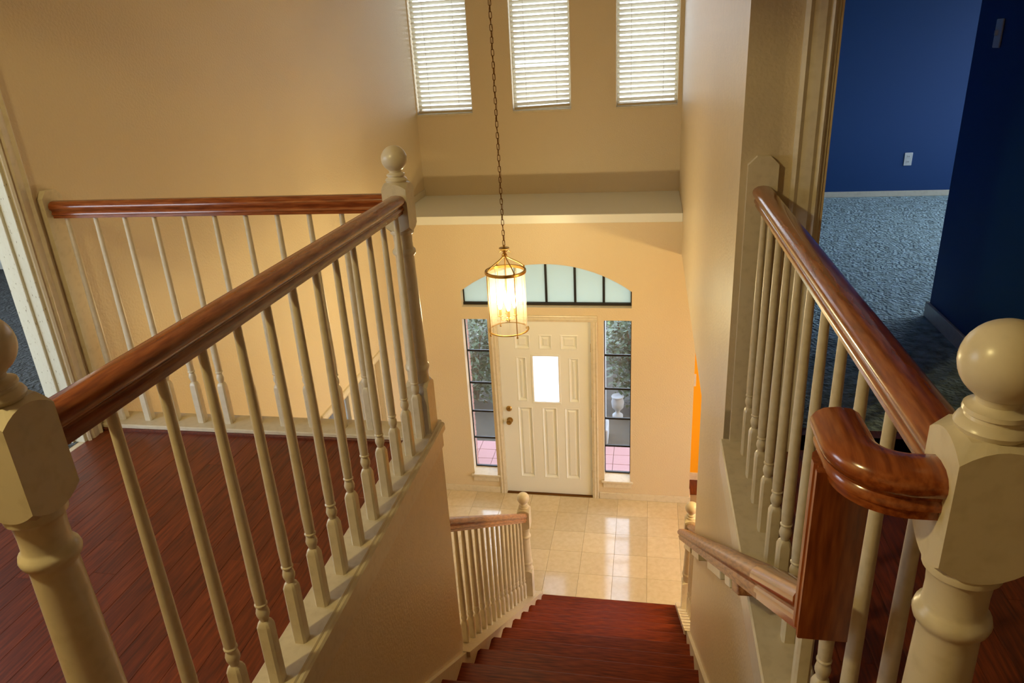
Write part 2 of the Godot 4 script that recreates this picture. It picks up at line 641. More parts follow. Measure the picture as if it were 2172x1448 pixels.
	box(st, Vector3(XR + 0.12, -0.1, -1.1), Vector3(4.0, SOFFIT + 0.1, -1.0))
	panel(st, 2, -6.95, -1.0, -0.1, SOFFIT + 0.1, 4.0, 4.1, [[-6.2, -3.0, 0.7, 2.3]])
	struct("wall_dining_side", st, M.orange, "orange dining room walls beyond the stair wall", "wall")
	st = begin()
	box(st, Vector3(0.461, 0.0, -6.95), Vector3(4.0, 0.09, -6.935), 0.003)
	struct("baseboard_dining", st, M.trim, "white baseboard under the orange wall", "baseboard")
	st = begin()
	box(st, Vector3(XR + 0.121, SOFFIT - 0.015, -6.949), Vector3(3.999, SOFFIT - 0.0005, -1.101))
	struct("ceiling_dining", st, M.ceiling, "white ceiling of the orange dining room", "ceiling")
	# side rooms below: what closes them
	st = begin()
	box(st, Vector3(-5.1, -0.1, -6.6), Vector3(-2.521, SOFFIT, -6.5))
	box(st, Vector3(-5.1, -0.1, -3.6), Vector3(-2.521, SOFFIT, -3.5))
	panel(st, 2, -6.5, -3.6, -0.1, SOFFIT, -5.1, -5.0, [[-6.3, -3.8, 0.5, 2.4]])
	struct("wall_study", st, M.bed_wall, "pale walls of the room behind the glazed doorway", "wall")
	st = begin()
	box(st, Vector3(-5.1, SOFFIT, -6.6), Vector3(-2.521, SOFFIT + 0.1, -3.5))
	struct("ceiling_study", st, M.ceiling, "ceiling of the room behind the glazed doorway", "ceiling")
	# baseboards of the entry
	st = begin()
	for e in [[XL, -1.53], [-0.462, 0.474]]:
		box(st, Vector3(e[0], 0.0, ZF), Vector3(e[1], 0.075, ZF + 0.014), 0.003)
	box(st, Vector3(0.46, 0.0, -6.651), Vector3(0.474, 0.075, ZF), 0.003)
	struct("baseboard_front", st, M.trim, "white baseboard along the yellow entry wall", "baseboard")
	st = begin()
	for e in [[-6.48, -5.76], [-4.44, -2.601]]:
		box(st, Vector3(XL, 0.0, e[0]), Vector3(XL + 0.014, 0.075, e[1]), 0.003)
	struct("baseboard_left", st, M.trim, "white baseboard along the left entry wall", "baseboard")
	# cased bedroom doorway, left
	var d := thing("door_2", Vector3(XL, UF, -2.42), "doorway with chipped white casing opening to the grey bedroom", "doorway", "", "structure")
	st = begin()
	var prof := P2([[0, 0], [0.09, 0], [0.09, 0.012], [0.078, 0.02], [0.066, 0.013], [0.05, 0.017], [0.03, 0.02], [0.018, 0.012], [0.008, 0.02], [0, 0.014]])
	prism(st, prof, Vector3(XL, 0, -2.37), Vector3(0, 0, -1), Vector3.RIGHT, Vector3.UP, UF, UF + 2.03)
	prism(st, prof, Vector3(XL, 0, -1.15), Vector3(0, 0, 1), Vector3.RIGHT, Vector3.UP, UF, UF + 2.03)
	prism(st, prof, Vector3(XL, UF + 2.03, 0), Vector3.UP, Vector3.RIGHT, Vector3.BACK, -2.46, -1.06)
	part(d, "casing", st, M.trim)
	st = begin()
	box(st, Vector3(-2.525, UF, -2.372), Vector3(XL + 0.004, UF + 2.03, -2.355), 0.002)
	box(st, Vector3(-2.48, UF, -2.356), Vector3(-2.445, UF + 2.03, -2.344), 0.002)
	box(st, Vector3(-2.525, UF, -1.165), Vector3(XL + 0.004, UF + 2.03, -1.148), 0.002)
	box(st, Vector3(-2.525, UF + 2.015, -2.355), Vector3(XL + 0.004, UF + 2.032, -1.165), 0.002)
	part(d, "jamb", st, M.chipped).set_meta("label", "chipped and scuffed white door jamb")
	# cased doorway to the blue bedroom
	d = thing("door_3", Vector3(0.55, UF, -2.55), "doorway with moulded cream casing opening to the blue bedroom", "doorway", "", "structure")
	st = begin()
	prism(st, prof, Vector3(0.553, 0, -2.55), Vector3(-1, 0, 0), Vector3.BACK, Vector3.UP, UF, UF + 2.05)
	prism(st, prof, Vector3(1.40, 0, -2.55), Vector3(1, 0, 0), Vector3.BACK, Vector3.UP, UF, UF + 2.05)
	prism(st, prof, Vector3(0, UF + 2.05, -2.55), Vector3.UP, Vector3.BACK, Vector3.RIGHT, 0.463, 1.49)
	part(d, "casing", st, M.trim)
	st = begin()
	box(st, Vector3(0.548, UF, -2.675), Vector3(0.566, UF + 2.05, -2.545), 0.002)
	box(st, Vector3(0.566, UF, -2.64), Vector3(0.578, UF + 2.05, -2.60), 0.002)
	box(st, Vector3(1.385, UF, -2.675), Vector3(1.402, UF + 2.05, -2.545), 0.002)
	box(st, Vector3(0.566, UF + 2.035, -2.675), Vector3(1.385, UF + 2.052, -2.545), 0.002)
	part(d, "jamb", st, M.trim)


func arch_y(x: float) -> float:
	var dx := x + 0.972
	return 2.575 - (1.398 - sqrt(1.398 * 1.398 - dx * dx))


# ---------------------------------------------------------------- upper floors, boarded where they are in view
func boards(owner_: Node3D, x0: float, x1: float, z0: float, z1: float, y: float, w: float) -> void:
	var x := x0
	while x < x1 - 0.01:
		var xe := minf(x + w, x1)
		var z := z0 - rng.randf_range(0.0, 0.5)
		while z < z1 - 0.01:
			var ln := rng.randf_range(0.55, 1.2)
			var za := maxf(z, z0)
			var zb := minf(z + ln, z1)
			if zb - za > 0.02:
				var st := begin()
				box(st, Vector3(x + 0.0004, y - 0.014, za + 0.0004), Vector3(xe - 0.0004, y, zb - 0.0004), 0.0006)
				part(owner_, "plank", st, M.planks[rng.randi() % 5])
			z += ln
		x = xe


func upper_floors() -> void:
	var f := thing("floor", Vector3(-1.7, UF, -1.0), "red brown plank floor of the left upper hall", "floor", "", "structure")
	var st := begin()
	box(st, Vector3(XL, SOFFIT, -2.6), Vector3(-0.982, UF - 0.0145, 1.919))
	part(f, "slab", st, M.subfloor)
	boards(f, XL, -0.964, -2.47, -0.45, UF, 0.083)
	st = begin()
	box(st, Vector3(XL, UF - 0.014, -0.4496), Vector3(-0.864, UF, 1.919))
	part(f, "rear_floor", st, M.subfloor)
	f = thing("floor_hall_right", Vector3(1.2, UF, -1.2), "dark red brown plank floor of the right upper hall", "floor", "", "structure")
	st = begin()
	box(st, Vector3(XR + 0.121, SOFFIT, -2.549), Vector3(2.78, UF - 0.0145, 1.919))
	box(st, Vector3(XR + 0.15, SOFFIT, -7.399), Vector3(4.68, UF - 0.021, -2.6705))
	box(st, Vector3(0.5751, UF - 0.2, -2.6705), Vector3(1.3999, UF - 0.0145, -2.549))
	part(f, "slab", st, M.subfloor)
	boards(f, 0.415, 1.64, -2.549, -0.45, UF, 0.083)
	boards(f, 0.5785, 1.385, -2.729, -2.5492, UF, 0.083)
	st = begin()
	box(st, Vector3(1.6404, UF - 0.014, -2.549), Vector3(2.78, UF, -0.45))
	box(st, Vector3(0.33, UF - 0.014, -0.4496), Vector3(2.78, UF, 1.919))
	part(f, "rear_floor", st, M.subfloor)
	f = thing("floor_landing", Vector3(-0.28, UF, 0.5), "red brown landing at the head of the stairs", "floor", "", "structure")
	st = begin()
	box(st, Vector3(-0.858, UF - 0.2, NOSE_Z + 0.03), Vector3(0.298, UF - 0.03, 1.919))
	part(f, "slab", st, M.subfloor)
	st = begin()
	box(st, Vector3(-0.862, UF - 0.0295, NOSE_Z), Vector3(0.328, UF, 1.919), 0.006)
	part(f, "landing_board", st, M.tread)


# ---------------------------------------------------------------- entry floor with square tiles
func entry_floor() -> void:
	var f := thing("floor_entry", Vector3(-1, 0, -5), "cream square tiled entry floor in front of the door", "floor", "", "structure")
	var st := begin()
	box(st, Vector3(XL - 0.12, -0.15, -6.66), Vector3(XR + 0.32, -0.008, 1.92))
	part(f, "bed", st, M.grout)
	var s := 0.305
	st = begin()
	box(st, Vector3(-s / 2 + 0.0008, -0.009, -s / 2 + 0.0008), Vector3(s / 2 - 0.0008, 0.0, s / 2 - 0.0008), 0.0012)
	var mesh := st.commit()
	for i in 10:
		for j in 11:
			var x := XL + 0.152 + i * s
			var z := ZF - 0.155 + s / 2 + 0.15 + j * s
			if x > 0.52 or (x > XR - 0.1 and z > -3.4):
				continue
			piece(f, "tile", mesh, M.tiles[rng.randi() % 4], Transform3D(Basis.IDENTITY, Vector3(x, 0, z)))
	f = thing("floor_dining", Vector3(2, 0, -4), "brown wood floor of the orange dining room", "floor", "", "structure")
	st = begin()
	box(st, Vector3(0.62, -0.15, -6.95), Vector3(4.0, 0.0, -1.1))
	box(st, Vector3(0.46, -0.15, -6.95), Vector3(0.62, 0.0, -6.66))
	part(f, "boards", st, M.subfloor)
	st = begin()
	box(st, Vector3(-5.1, -0.15, -6.6), Vector3(-2.521, 0.0, -3.5))
	struct("floor_study", st, M.subfloor, "brown floor of the room behind the glazed doorway", "floor")


# ---------------------------------------------------------------- windows and doors
func openings() -> void:
	# front door
	var d := thing("door_1", Vector3(-1.0, 0, ZF), "white panelled front door with a small bright window", "door", "", "structure")
	var holes := []
	for e in [[-1.298, -1.139], [-1.05, -0.919], [-0.837, -0.662]]:
		holes.append([e[0], e[1], 1.69, 1.848])
	for e in [[-1.291, -1.185], [-0.76, -0.654]]:
		holes.append([e[0], e[1], 1.11, 1.605])
	var pane := [-1.116, -0.863, 1.11, 1.617]
	for e in [[-1.301, -1.142], [-1.046, -0.889], [-0.814, -0.66]]:
		holes.append([e[0], e[1], 0.2, 1.045])
	var st := begin()
	panel(st, 0, -1.457, -0.536, 0.012, 1.992, -6.55, -6.522, holes + [pane])
	panel(st, 0, -1.457, -0.536, 0.012, 1.992, -6.566, -6.5501, [pane])
	part(d, "slab", st, M.door)
	for h in holes:
		st = begin()
		# sloping moulding round a raised field
		var a := [Vector3(h[0], h[2], -6.523), Vector3(h[1], h[2], -6.523), Vector3(h[1], h[3], -6.523), Vector3(h[0], h[3], -6.523)]
		var rings := []
		for e in [[0.0, -6.5225], [0.008, -6.519], [0.016, -6.533], [0.026, -6.5405], [0.034, -6.5405], [0.048, -6.529]]:
			rings.append(PackedVector3Array([Vector3(h[0] + e[0], h[2] + e[0], e[1]), Vector3(h[1] - e[0], h[2] + e[0], e[1]), Vector3(h[1] - e[0], h[3] - e[0], e[1]), Vector3(h[0] + e[0], h[3] - e[0], e[1])]))
		relief(st, rings)
		part(d, "panel", st, M.door)
	st = begin()
	box(st, Vector3(pane[0] - 0.005, pane[2] - 0.005, -6.552), Vector3(pane[1] + 0.005, pane[3] + 0.005, -6.546))
	part(d, "pane", st, M.door_glass).set_meta("label", "small bright white pane")
	st = begin()
	for e in [[pane[0] - 0.02, pane[1] + 0.02, pane[2] - 0.02, pane[2]], [pane[0] - 0.02, pane[1] + 0.02, pane[3], pane[3] + 0.02], [pane[0] - 0.02, pane[0], pane[2], pane[3]], [pane[1], pane[1] + 0.02, pane[2], pane[3]]]:
		box(st, Vector3(e[0], e[2], -6.53), Vector3(e[1], e[3], -6.516), 0.003)
	part(d, "pane_frame", st, M.door)
	# lockset
	st = begin()
	knob(st, Vector3(-1.39, 1.019, -6.522), [[0.030, 0.0], [0.031, 0.006], [0.024, 0.012], [0.020, 0.026], [0.0, 0.028]])
	part(d, "deadbolt", st, M.brass).set_meta("label", "round brass deadbolt")
	st = begin()
	knob(st, Vector3(-1.388, 0.884, -6.522), [[0.033, 0.0], [0.033, 0.006], [0.016, 0.012], [0.012, 0.03], [0.022, 0.038], [0.029, 0.05], [0.026, 0.062], [0.0, 0.066]])
	part(d, "door_knob", st, M.brass).set_meta("label", "round brass knob")
	for y in [1.72, 1.0, 0.28]:
		st = begin()
		tube(st, [Vector3(-0.533, y - 0.045, -6.515), Vector3(-0.533, y + 0.045, -6.515)], 0.006, 8)
		part(d, "hinge", st, M.brass)
	st = begin()
	var prof := P2([[0, 0], [0.062, 0], [0.062, 0.016], [0.05, 0.02], [0.04, 0.014], [0.02, 0.018], [0.006, 0.012], [0, 0.012]])
	prism(st, prof, Vector3(-1.463, 0, ZF), Vector3(-1, 0, 0), Vector3.BACK, Vector3.UP, 0.0, 2.0)
	prism(st, prof, Vector3(-0.53, 0, ZF), Vector3(1, 0, 0), Vector3.BACK, Vector3.UP, 0.0, 2.0)
	prism(st, prof, Vector3(0, 2.0, ZF), Vector3.UP, Vector3.BACK, Vector3.RIGHT, -1.525, -0.468)
	part(d, "casing", st, M.trim)
	st = begin()
	box(st, Vector3(-1.4632, 0, -6.64), Vector3(-1.4585, 1.998, -6.502))
	box(st, Vector3(-0.5345, 0, -6.64), Vector3(-0.5298, 1.998, -6.502))
	box(st, Vector3(-1.4585, 1.9935, -6.64), Vector3(-0.5345, 1.9985, -6.502))
	part(d, "jamb", st, M.trim)
	st = begin()
	box(st, Vector3(-1.458, 0, -6.65), Vector3(-0.535, 0.012, -6.49), 0.003)
	part(d, "threshold", st, M.dark_brass)
	# sidelights
	sidelight("window_4", -1.81, -1.553, [0.62, 0.938, 1.27, 1.634], "narrow five pane sidelight on the knob side of the front door")
	sidelight("window_5", -0.41, -0.143, [0.585, 0.906, 1.243, 1.612], "narrow five pane sidelight on the hinge side of the front door")
	# arched window
	var w := thing("window_6", Vector3(-0.972, 2.14, ZF), "wide arched six pane window over the front door", "window", "", "structure")
	var xs := [-1.80, -1.536, -1.262, -0.966, -0.685, -0.41, -0.143]
	for i in 6:
		st = begin()
		var a: float = xs[i]
		var b: float = xs[i + 1]
		var pts := [[a, 2.165], [b, 2.165]]
		for k in 7:
			var x := lerpf(b, a, k / 6.0)
			pts.append([x, arch_y(x)])
		prism(st, P2(pts), Vector3.ZERO, Vector3.RIGHT, Vector3.UP, Vector3.BACK, -6.604, -6.596)
		part(w, "pane", st, M.obscure)
	for i in range(1, 6):
		st = begin()
		box(st, Vector3(xs[i] - 0.011, 2.16, -6.612), Vector3(xs[i] + 0.011, arch_y(xs[i]) - 0.002, -6.588), 0.003)
		part(w, "glazing_bar", st, M.lead)
	st = begin()
	box(st, Vector3(-1.8, 2.14, -6.62), Vector3(-0.143, 2.166, -6.57), 0.003)
	box(st, Vector3(-1.8, 2.166, -6.612), Vector3(-1.788, 2.295, -6.588))
	box(st, Vector3(-0.155, 2.166, -6.612), Vector3(-0.143, 2.295, -6.588))
	part(w, "frame", st, M.frame)
	# upper windows: frame and glass behind the blinds
	var k := 0
	for e in [[-2.392, -1.80], [-1.378, -0.783], [-0.335, 0.258]]:
		k += 1
		w = thing("window_%d" % k, Vector3((e[0] + e[1]) / 2, 3.885, ZU), ["tall upper window in the corner by the long tan wall", "middle one of the three tall upper windows", "tall upper window in the corner by the satin stair wall"][k - 1], "window", "", "structure")
		st = begin()
		for f in [[e[0], e[0] + 0.03, 3.885, 5.2], [e[1] - 0.03, e[1], 3.885, 5.2], [e[0] + 0.03, e[1] - 0.03, 3.885, 3.925], [e[0] + 0.03, e[1] - 0.03, 5.165, 5.2]]:
			box(st, Vector3(f[0], f[2], -7.68), Vector3(f[1], f[3], -7.64), 0.003)
		part(w, "frame", st, M.trim)
		st = begin()
		box(st, Vector3(e[0] + 0.028, 3.92, -7.662), Vector3(e[1] - 0.028, 5.17, -7.658))
		part(w, "pane", st, M.glass)
		st = begin()
		box(st, Vector3(e[0], 3.868, -7.7), Vector3(e[1], 3.886, ZU + 0.012), 0.004)
		part(w, "sill", st, M.trim)
	# bedroom and study windows out of view; the dining one added for daylight
	for e in [[4.74, -7.2, -4.3, 3.5, 5.25, "daylight window of the blue bedroom"], [-6.05, -3.4, -0.9, 3.5, 5.2, "daylight window of the grey bedroom"], [4.05, -6.2, -3.0, 0.7, 2.3, "unseen window added to the orange dining room for daylight in the entry"], [-5.05, -6.3, -3.8, 0.5, 2.4, "daylight window of the room behind the glazed doorway"]]:
		k += 1
		w = thing("window_%d" % (k + 3), Vector3(e[0], e[3], (e[1] + e[2]) / 2), e[5], "window", "", "structure")
		st = begin()
		var zm: float = (e[1] + e[2]) / 2
		for f in [[e[1], e[1] + 0.04, e[3], e[4]], [e[2] - 0.04, e[2], e[3], e[4]], [e[1], e[2], e[3], e[3] + 0.04], [e[1], e[2], e[4] - 0.04, e[4]], [zm - 0.02, zm + 0.02, e[3], e[4]]]:
			box(st, Vector3(e[0] - 0.02, f[2], f[0]), Vector3(e[0] + 0.02, f[3], f[1]), 0.003)
		part(w, "frame", st, M.trim)
		st = begin()
		box(st, Vector3(e[0] - 0.002, e[3] + 0.03, e[1] + 0.03), Vector3(e[0] + 0.002, e[4] - 0.03, e[2] - 0.03))
		part(w, "pane", st, M.glass)
	w = thing("window_12", Vector3(-4.15, 3.2, -0.5), "wide unseen window added to the grey bedroom for daylight on the balusters", "window", "", "structure")  # unseen, added to throw cool daylight on the back balusters
	st = begin()
	for f in [[-5.6, -5.56, 3.2, 5.3], [-2.74, -2.7, 3.2, 5.3], [-5.56, -2.74, 3.2, 3.24], [-5.56, -2.74, 5.26, 5.3], [-4.17, -4.13, 3.24, 5.26]]:
		box(st, Vector3(f[0], f[2], -0.52), Vector3(f[1], f[3], -0.48), 0.003)
	part(w, "frame", st, M.trim)
	st = begin()
	box(st, Vector3(-5.57, 3.23, -0.502), Vector3(-2.73, 5.27, -0.498))
	part(w, "pane", st, M.glass)
	w = thing("window_11", Vector3(3.95, 3.6, -7.48), "second unseen window added to the blue bedroom to light the carpet", "window", "", "structure")  # unseen opening added so more daylight reaches the blue room carpet
	st = begin()
	for f in [[3.4, 3.44, 3.6, 5.2], [4.46, 4.5, 3.6, 5.2], [3.44, 4.46, 3.6, 3.64], [3.44, 4.46, 5.16, 5.2], [3.44, 4.46, 4.38, 4.42]]:
		box(st, Vector3(f[0], f[2], -7.5), Vector3(f[1], f[3], -7.46), 0.003)
	part(w, "frame", st, M.trim)
	st = begin()
	box(st, Vector3(3.43, 3.63, -7.482), Vector3(4.47, 5.17, -7.478))
	part(w, "pane", st, M.glass)
	# glazed doorway downstairs on the left wall
	d = thing("door_4", Vector3(XL, 0, -5.1), "white cased double glazed door low on the left entry wall", "door", "", "structure")
	st = begin()
	var pr := P2([[0, 0], [0.065, 0], [0.065, 0.018], [0.045, 0.016], [0.02, 0.02], [0, 0.012]])
	prism(st, pr, Vector3(XL, 0, -5.68), Vector3(0, 0, -1), Vector3.RIGHT, Vector3.UP, 0.0, 1.92)
	prism(st, pr, Vector3(XL, 0, -4.52), Vector3(0, 0, 1), Vector3.RIGHT, Vector3.UP, 0.0, 1.92)
	prism(st, pr, Vector3(XL, 1.92, 0), Vector3.UP, Vector3.RIGHT, Vector3.BACK, -5.745, -4.455)
	part(d, "casing", st, M.trim)
	for e in [[-5.675, -5.105], [-5.095, -4.525]]:
		st = begin()
		panel(st, 2, e[0], e[1], 0.01, 1.912, -2.475, -2.44, [[e[0] + 0.045, e[1] - 0.045, 0.22, 1.872]])
		var leaf := part(d, "door_leaf", st, M.trim)
		st = begin()
		box(st, Vector3(-2.46, 0.215, e[0] + 0.04), Vector3(-2.455, 1.877, e[1] - 0.04))
		part(leaf, "pane", st, M.glass)
	for c in [[-5.6, -5.2, M.curtain, "pale grey curtain hanging behind the glazed double door"], [-5.04, -4.74, M.reflection_blue, "blue grey sheet painted as the sky reflection in the glazed double door"]]:  # the blue sheet is a painted sky reflection, only the grey one is cloth
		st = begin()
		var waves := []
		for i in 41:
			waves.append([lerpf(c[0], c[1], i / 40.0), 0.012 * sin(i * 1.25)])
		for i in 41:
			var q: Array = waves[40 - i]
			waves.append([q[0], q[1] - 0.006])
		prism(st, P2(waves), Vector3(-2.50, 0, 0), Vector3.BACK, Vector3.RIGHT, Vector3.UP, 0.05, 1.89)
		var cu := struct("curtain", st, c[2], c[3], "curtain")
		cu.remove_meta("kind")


func knob(st: SurfaceTool, at: Vector3, prof: Array) -> void:
	var rings := []
	for e in prof:
		rings.append(circle(at + Vector3(0, 0, e[1]), Vector3.RIGHT, Vector3.UP, maxf(e[0], 0.0002), 18))
	loft(st, rings)


# square rings rising towards +z, flat faces, closed by a flat field
func relief(st: SurfaceTool, rings: Array) -> void:
	for i in rings.size() - 1:
		for j in 4:
			var k := (j + 1) % 4
			var a: Vector3 = rings[i][j]
			var b: Vector3 = rings[i][k]
			var c: Vector3 = rings[i + 1][k]
			var e: Vector3 = rings[i + 1][j]
			var n := (c - a).cross(b - e).normalized()
			if n.z < 0:
				n = -n
			quad(st, a, b, c, e, n)
	var r: PackedVector3Array = rings[rings.size() - 1]
	quad(st, r[0], r[1], r[2], r[3], Vector3.BACK)


func sidelight(called: String, x0: float, x1: float, bars: Array, label: String) -> void:
	var w := thing(called, Vector3((x0 + x1) / 2, 0.215, ZF), label, "window", "", "structure")
	var ys := [0.27] + bars + [2.01]
	for i in 5:
		var st := begin()
		box(st, Vector3(x0 + 0.006, ys[i] + 0.004, -6.602), Vector3(x1 - 0.006, ys[i + 1] - 0.004, -6.598))
		part(w, "pane", st, M.glass)
	for i in range(1, 5):
		var st := begin()
		box(st, Vector3(x0 + 0.003, ys[i] - 0.010, -6.61), Vector3(x1 - 0.003, ys[i] + 0.010, -6.59), 0.003)
		part(w, "glazing_bar", st, M.lead)
	var st := begin()
	box(st, Vector3(x0, 0.27, -6.612), Vector3(x0 + 0.008, 2.01, -6.588))
	box(st, Vector3(x1 - 0.008, 0.27, -6.612), Vector3(x1, 2.01, -6.588))
	box(st, Vector3(x0 + 0.008, 0.262, -6.612), Vector3(x1 - 0.008, 0.276, -6.588))
	part(w, "frame", st, M.frame)
	st = begin()
	prism(st, P2([[-6.62, 0.215], [-6.62, 0.265], [-6.59, 0.262], [-6.47, 0.228], [-6.47, 0.205], [ZF, 0.205], [ZF, 0.215]]), Vector3.ZERO, Vector3.BACK, Vector3.UP, Vector3.RIGHT, x0, x1)
	box(st, Vector3(x0 - 0.03, 0.205, ZF), Vector3(x1 + 0.03, 0.225, -6.468), 0.004)
	box(st, Vector3(x0 - 0.012, 0.14, ZF), Vector3(x1 + 0.012, 0.205, -6.486), 0.004)
	part(w, "sill", st, M.trim)


# ---------------------------------------------------------------- stairs
func nose(z: float) -> float:
	return UF + (z - NOSE_Z) * SLOPE


func stairs() -> void:
	var s := thing("staircase", Vector3(-0.28, 0, -4.8), "steep straight flight of red brown wooden steps down to the entry", "staircase")
	var st := begin()
	# a rounded-nose board, its nose at the origin pointing to -z, top at y = 0
	var prof := [[0.31, 0.0], [0.31, -0.028], [0.012, -0.028], [0.004, -0.024], [0.0, -0.014], [0.004, -0.004], [0.012, 0.0]]
	var r0 := PackedVector3Array()
	var r1 := PackedVector3Array()
	for p in prof:
		r0.append(Vector3(-0.842, p[1], p[0]))
		r1.append(Vector3(0.282, p[1], p[0]))
	loft(st, [r0, r1], true, false, 0.6)
	var tread := st.commit()
	for k in range(1, 15):
		piece(s, "tread", tread, M.tread, Transform3D(Basis.IDENTITY, Vector3(0, UF - RISE * k, NOSE_Z - RUN * k)))
	for k in range(1, 16):
		var top := UF - RISE * (k - 1) - 0.0285
		var bot := maxf(UF - RISE * k - 0.02, 0.0)
		var z := NOSE_Z - RUN * (k - 1) + 0.022
		st = begin()
		box(st, Vector3(-0.84, bot, z), Vector3(0.28, top, z + 0.016))
		part(s, "riser", st, M.riser)
	# skirt boards
	var zs := -4.84
	for e in [[-0.86, -0.842], [0.282, XR]]:
		st = begin()
		var poly := P2([[zs, maxf(nose(zs) - 0.3, 0.0)], [zs, nose(zs) + 0.03], [NOSE_Z, nose(NOSE_Z) + 0.03], [NOSE_Z + 0.02, nose(NOSE_Z) - 0.28], [zs + 0.42, 0.0]])
		prism(st, poly, Vector3.ZERO, Vector3.BACK, Vector3.UP, Vector3.RIGHT, e[0], e[1])
		part(s, "skirt_board", st, M.trim)
	# closed triangles under the lower balustrades
	var k := 3
	for e in [[-0.965, -0.861, -2.601, "white stair side under the long lower balustrade"], [XR + 0.001, 0.405, -3.631, "white stair side under the short lower balustrade"]]:
		st = begin()
		var z1: float = e[2]
		prism(st, P2([[-4.70, 0.0], [-4.70, nose(-4.70)], [z1, nose(z1)], [z1, 0.0]]), Vector3.ZERO, Vector3.BACK, Vector3.UP, Vector3.RIGHT, e[0], e[1])
		struct("trim_%d" % k, st, M.trim, e[3], "stair side")
		k += 1


# ---------------------------------------------------------------- balusters and rails
const RAIL := [[-0.021, 0.0], [-0.021, 0.011], [-0.026, 0.014], [-0.026, 0.021], [-0.022, 0.026], [-0.0235, 0.031], [-0.031, 0.036], [-0.0335, 0.044], [-0.0325, 0.052], [-0.027, 0.060], [-0.017, 0.066], [0.0, 0.068], [0.017, 0.066], [0.027, 0.060], [0.0325, 0.052], [0.0335, 0.044], [0.031, 0.036], [0.0235, 0.031], [0.022, 0.026], [0.026, 0.021], [0.026, 0.014], [0.021, 0.011], [0.021, 0.0]]


# sweep the rail section along points with given sideways directions
func rail_sweep(st: SurfaceTool, pts: Array, side: Array, up: Array) -> void:
	var rings := []
	for i in pts.size():
		var r := PackedVector3Array()
		for p in RAIL:
			r.append(pts[i] + side[i] * p[0] + up[i] * p[1])
		rings.append(r)
	loft(st, rings, true, false, 0.7)


# square foot, vase, ring, tapering shaft; shear gives the foot the pitch of a stair
func baluster_mesh(h: float, half: float, foot: float, shear := 0.0) -> ArrayMesh:
	var key := "b%.3f_%.3f_%.3f_%.3f" % [h, half, foot, shear]
	if cache.has(key):
		return cache[key]
	var st := begin()
	var seg := 16
	var rings := []
	var flat := func(y: float, hw: float, round_: float, tilt: float) -> PackedVector3Array:
		var p := PackedVector3Array()
		for j in seg:
			var a := TAU * (j + 0.5) / seg
			var sq: float = hw / maxf(absf(cos(a)), absf(sin(a)))
			if round_ < 0.5:
				sq = minf(sq, hw * 1.30)
			var rr := lerpf(sq, hw, round_)
			var q := Vector3(cos(a) * rr, y, sin(a) * rr)
			q.y += q.z * tilt
			p.append(q)
		return p
	rings.append(flat.call(0.0, half, 0.0, shear))
	rings.append(flat.call(foot, half, 0.0, 0.0))
	rings.append(flat.call(foot + 0.012, half * 0.86, 0.55, 0.0))
	for e in [[0.62, 0.018], [0.64, 0.022], [0.88, 0.034], [0.92, 0.042], [0.80, 0.052], [0.66, 0.058], [0.64, 0.060], [0.86, 0.063], [0.88, 0.067], [0.74, 0.070], [0.78, 0.075], [0.84, 0.12]]:
		rings.append(flat.call(foot + e[1], half * e[0], 1.0, 0.0))
	rings.append(flat.call(h, half * 0.55, 1.0, shear))
	loft(st, rings, true, false, 0.86)
	cache[key] = st.commit()
	return cache[key]


func octagon(w: float, h: float, cut: float, y0: float) -> PackedVector2Array:
	return P2([[-w / 2, y0], [w / 2, y0], [w / 2, h - cut], [w / 2 - cut, h], [-w / 2 + cut, h], [-w / 2, h - cut]])


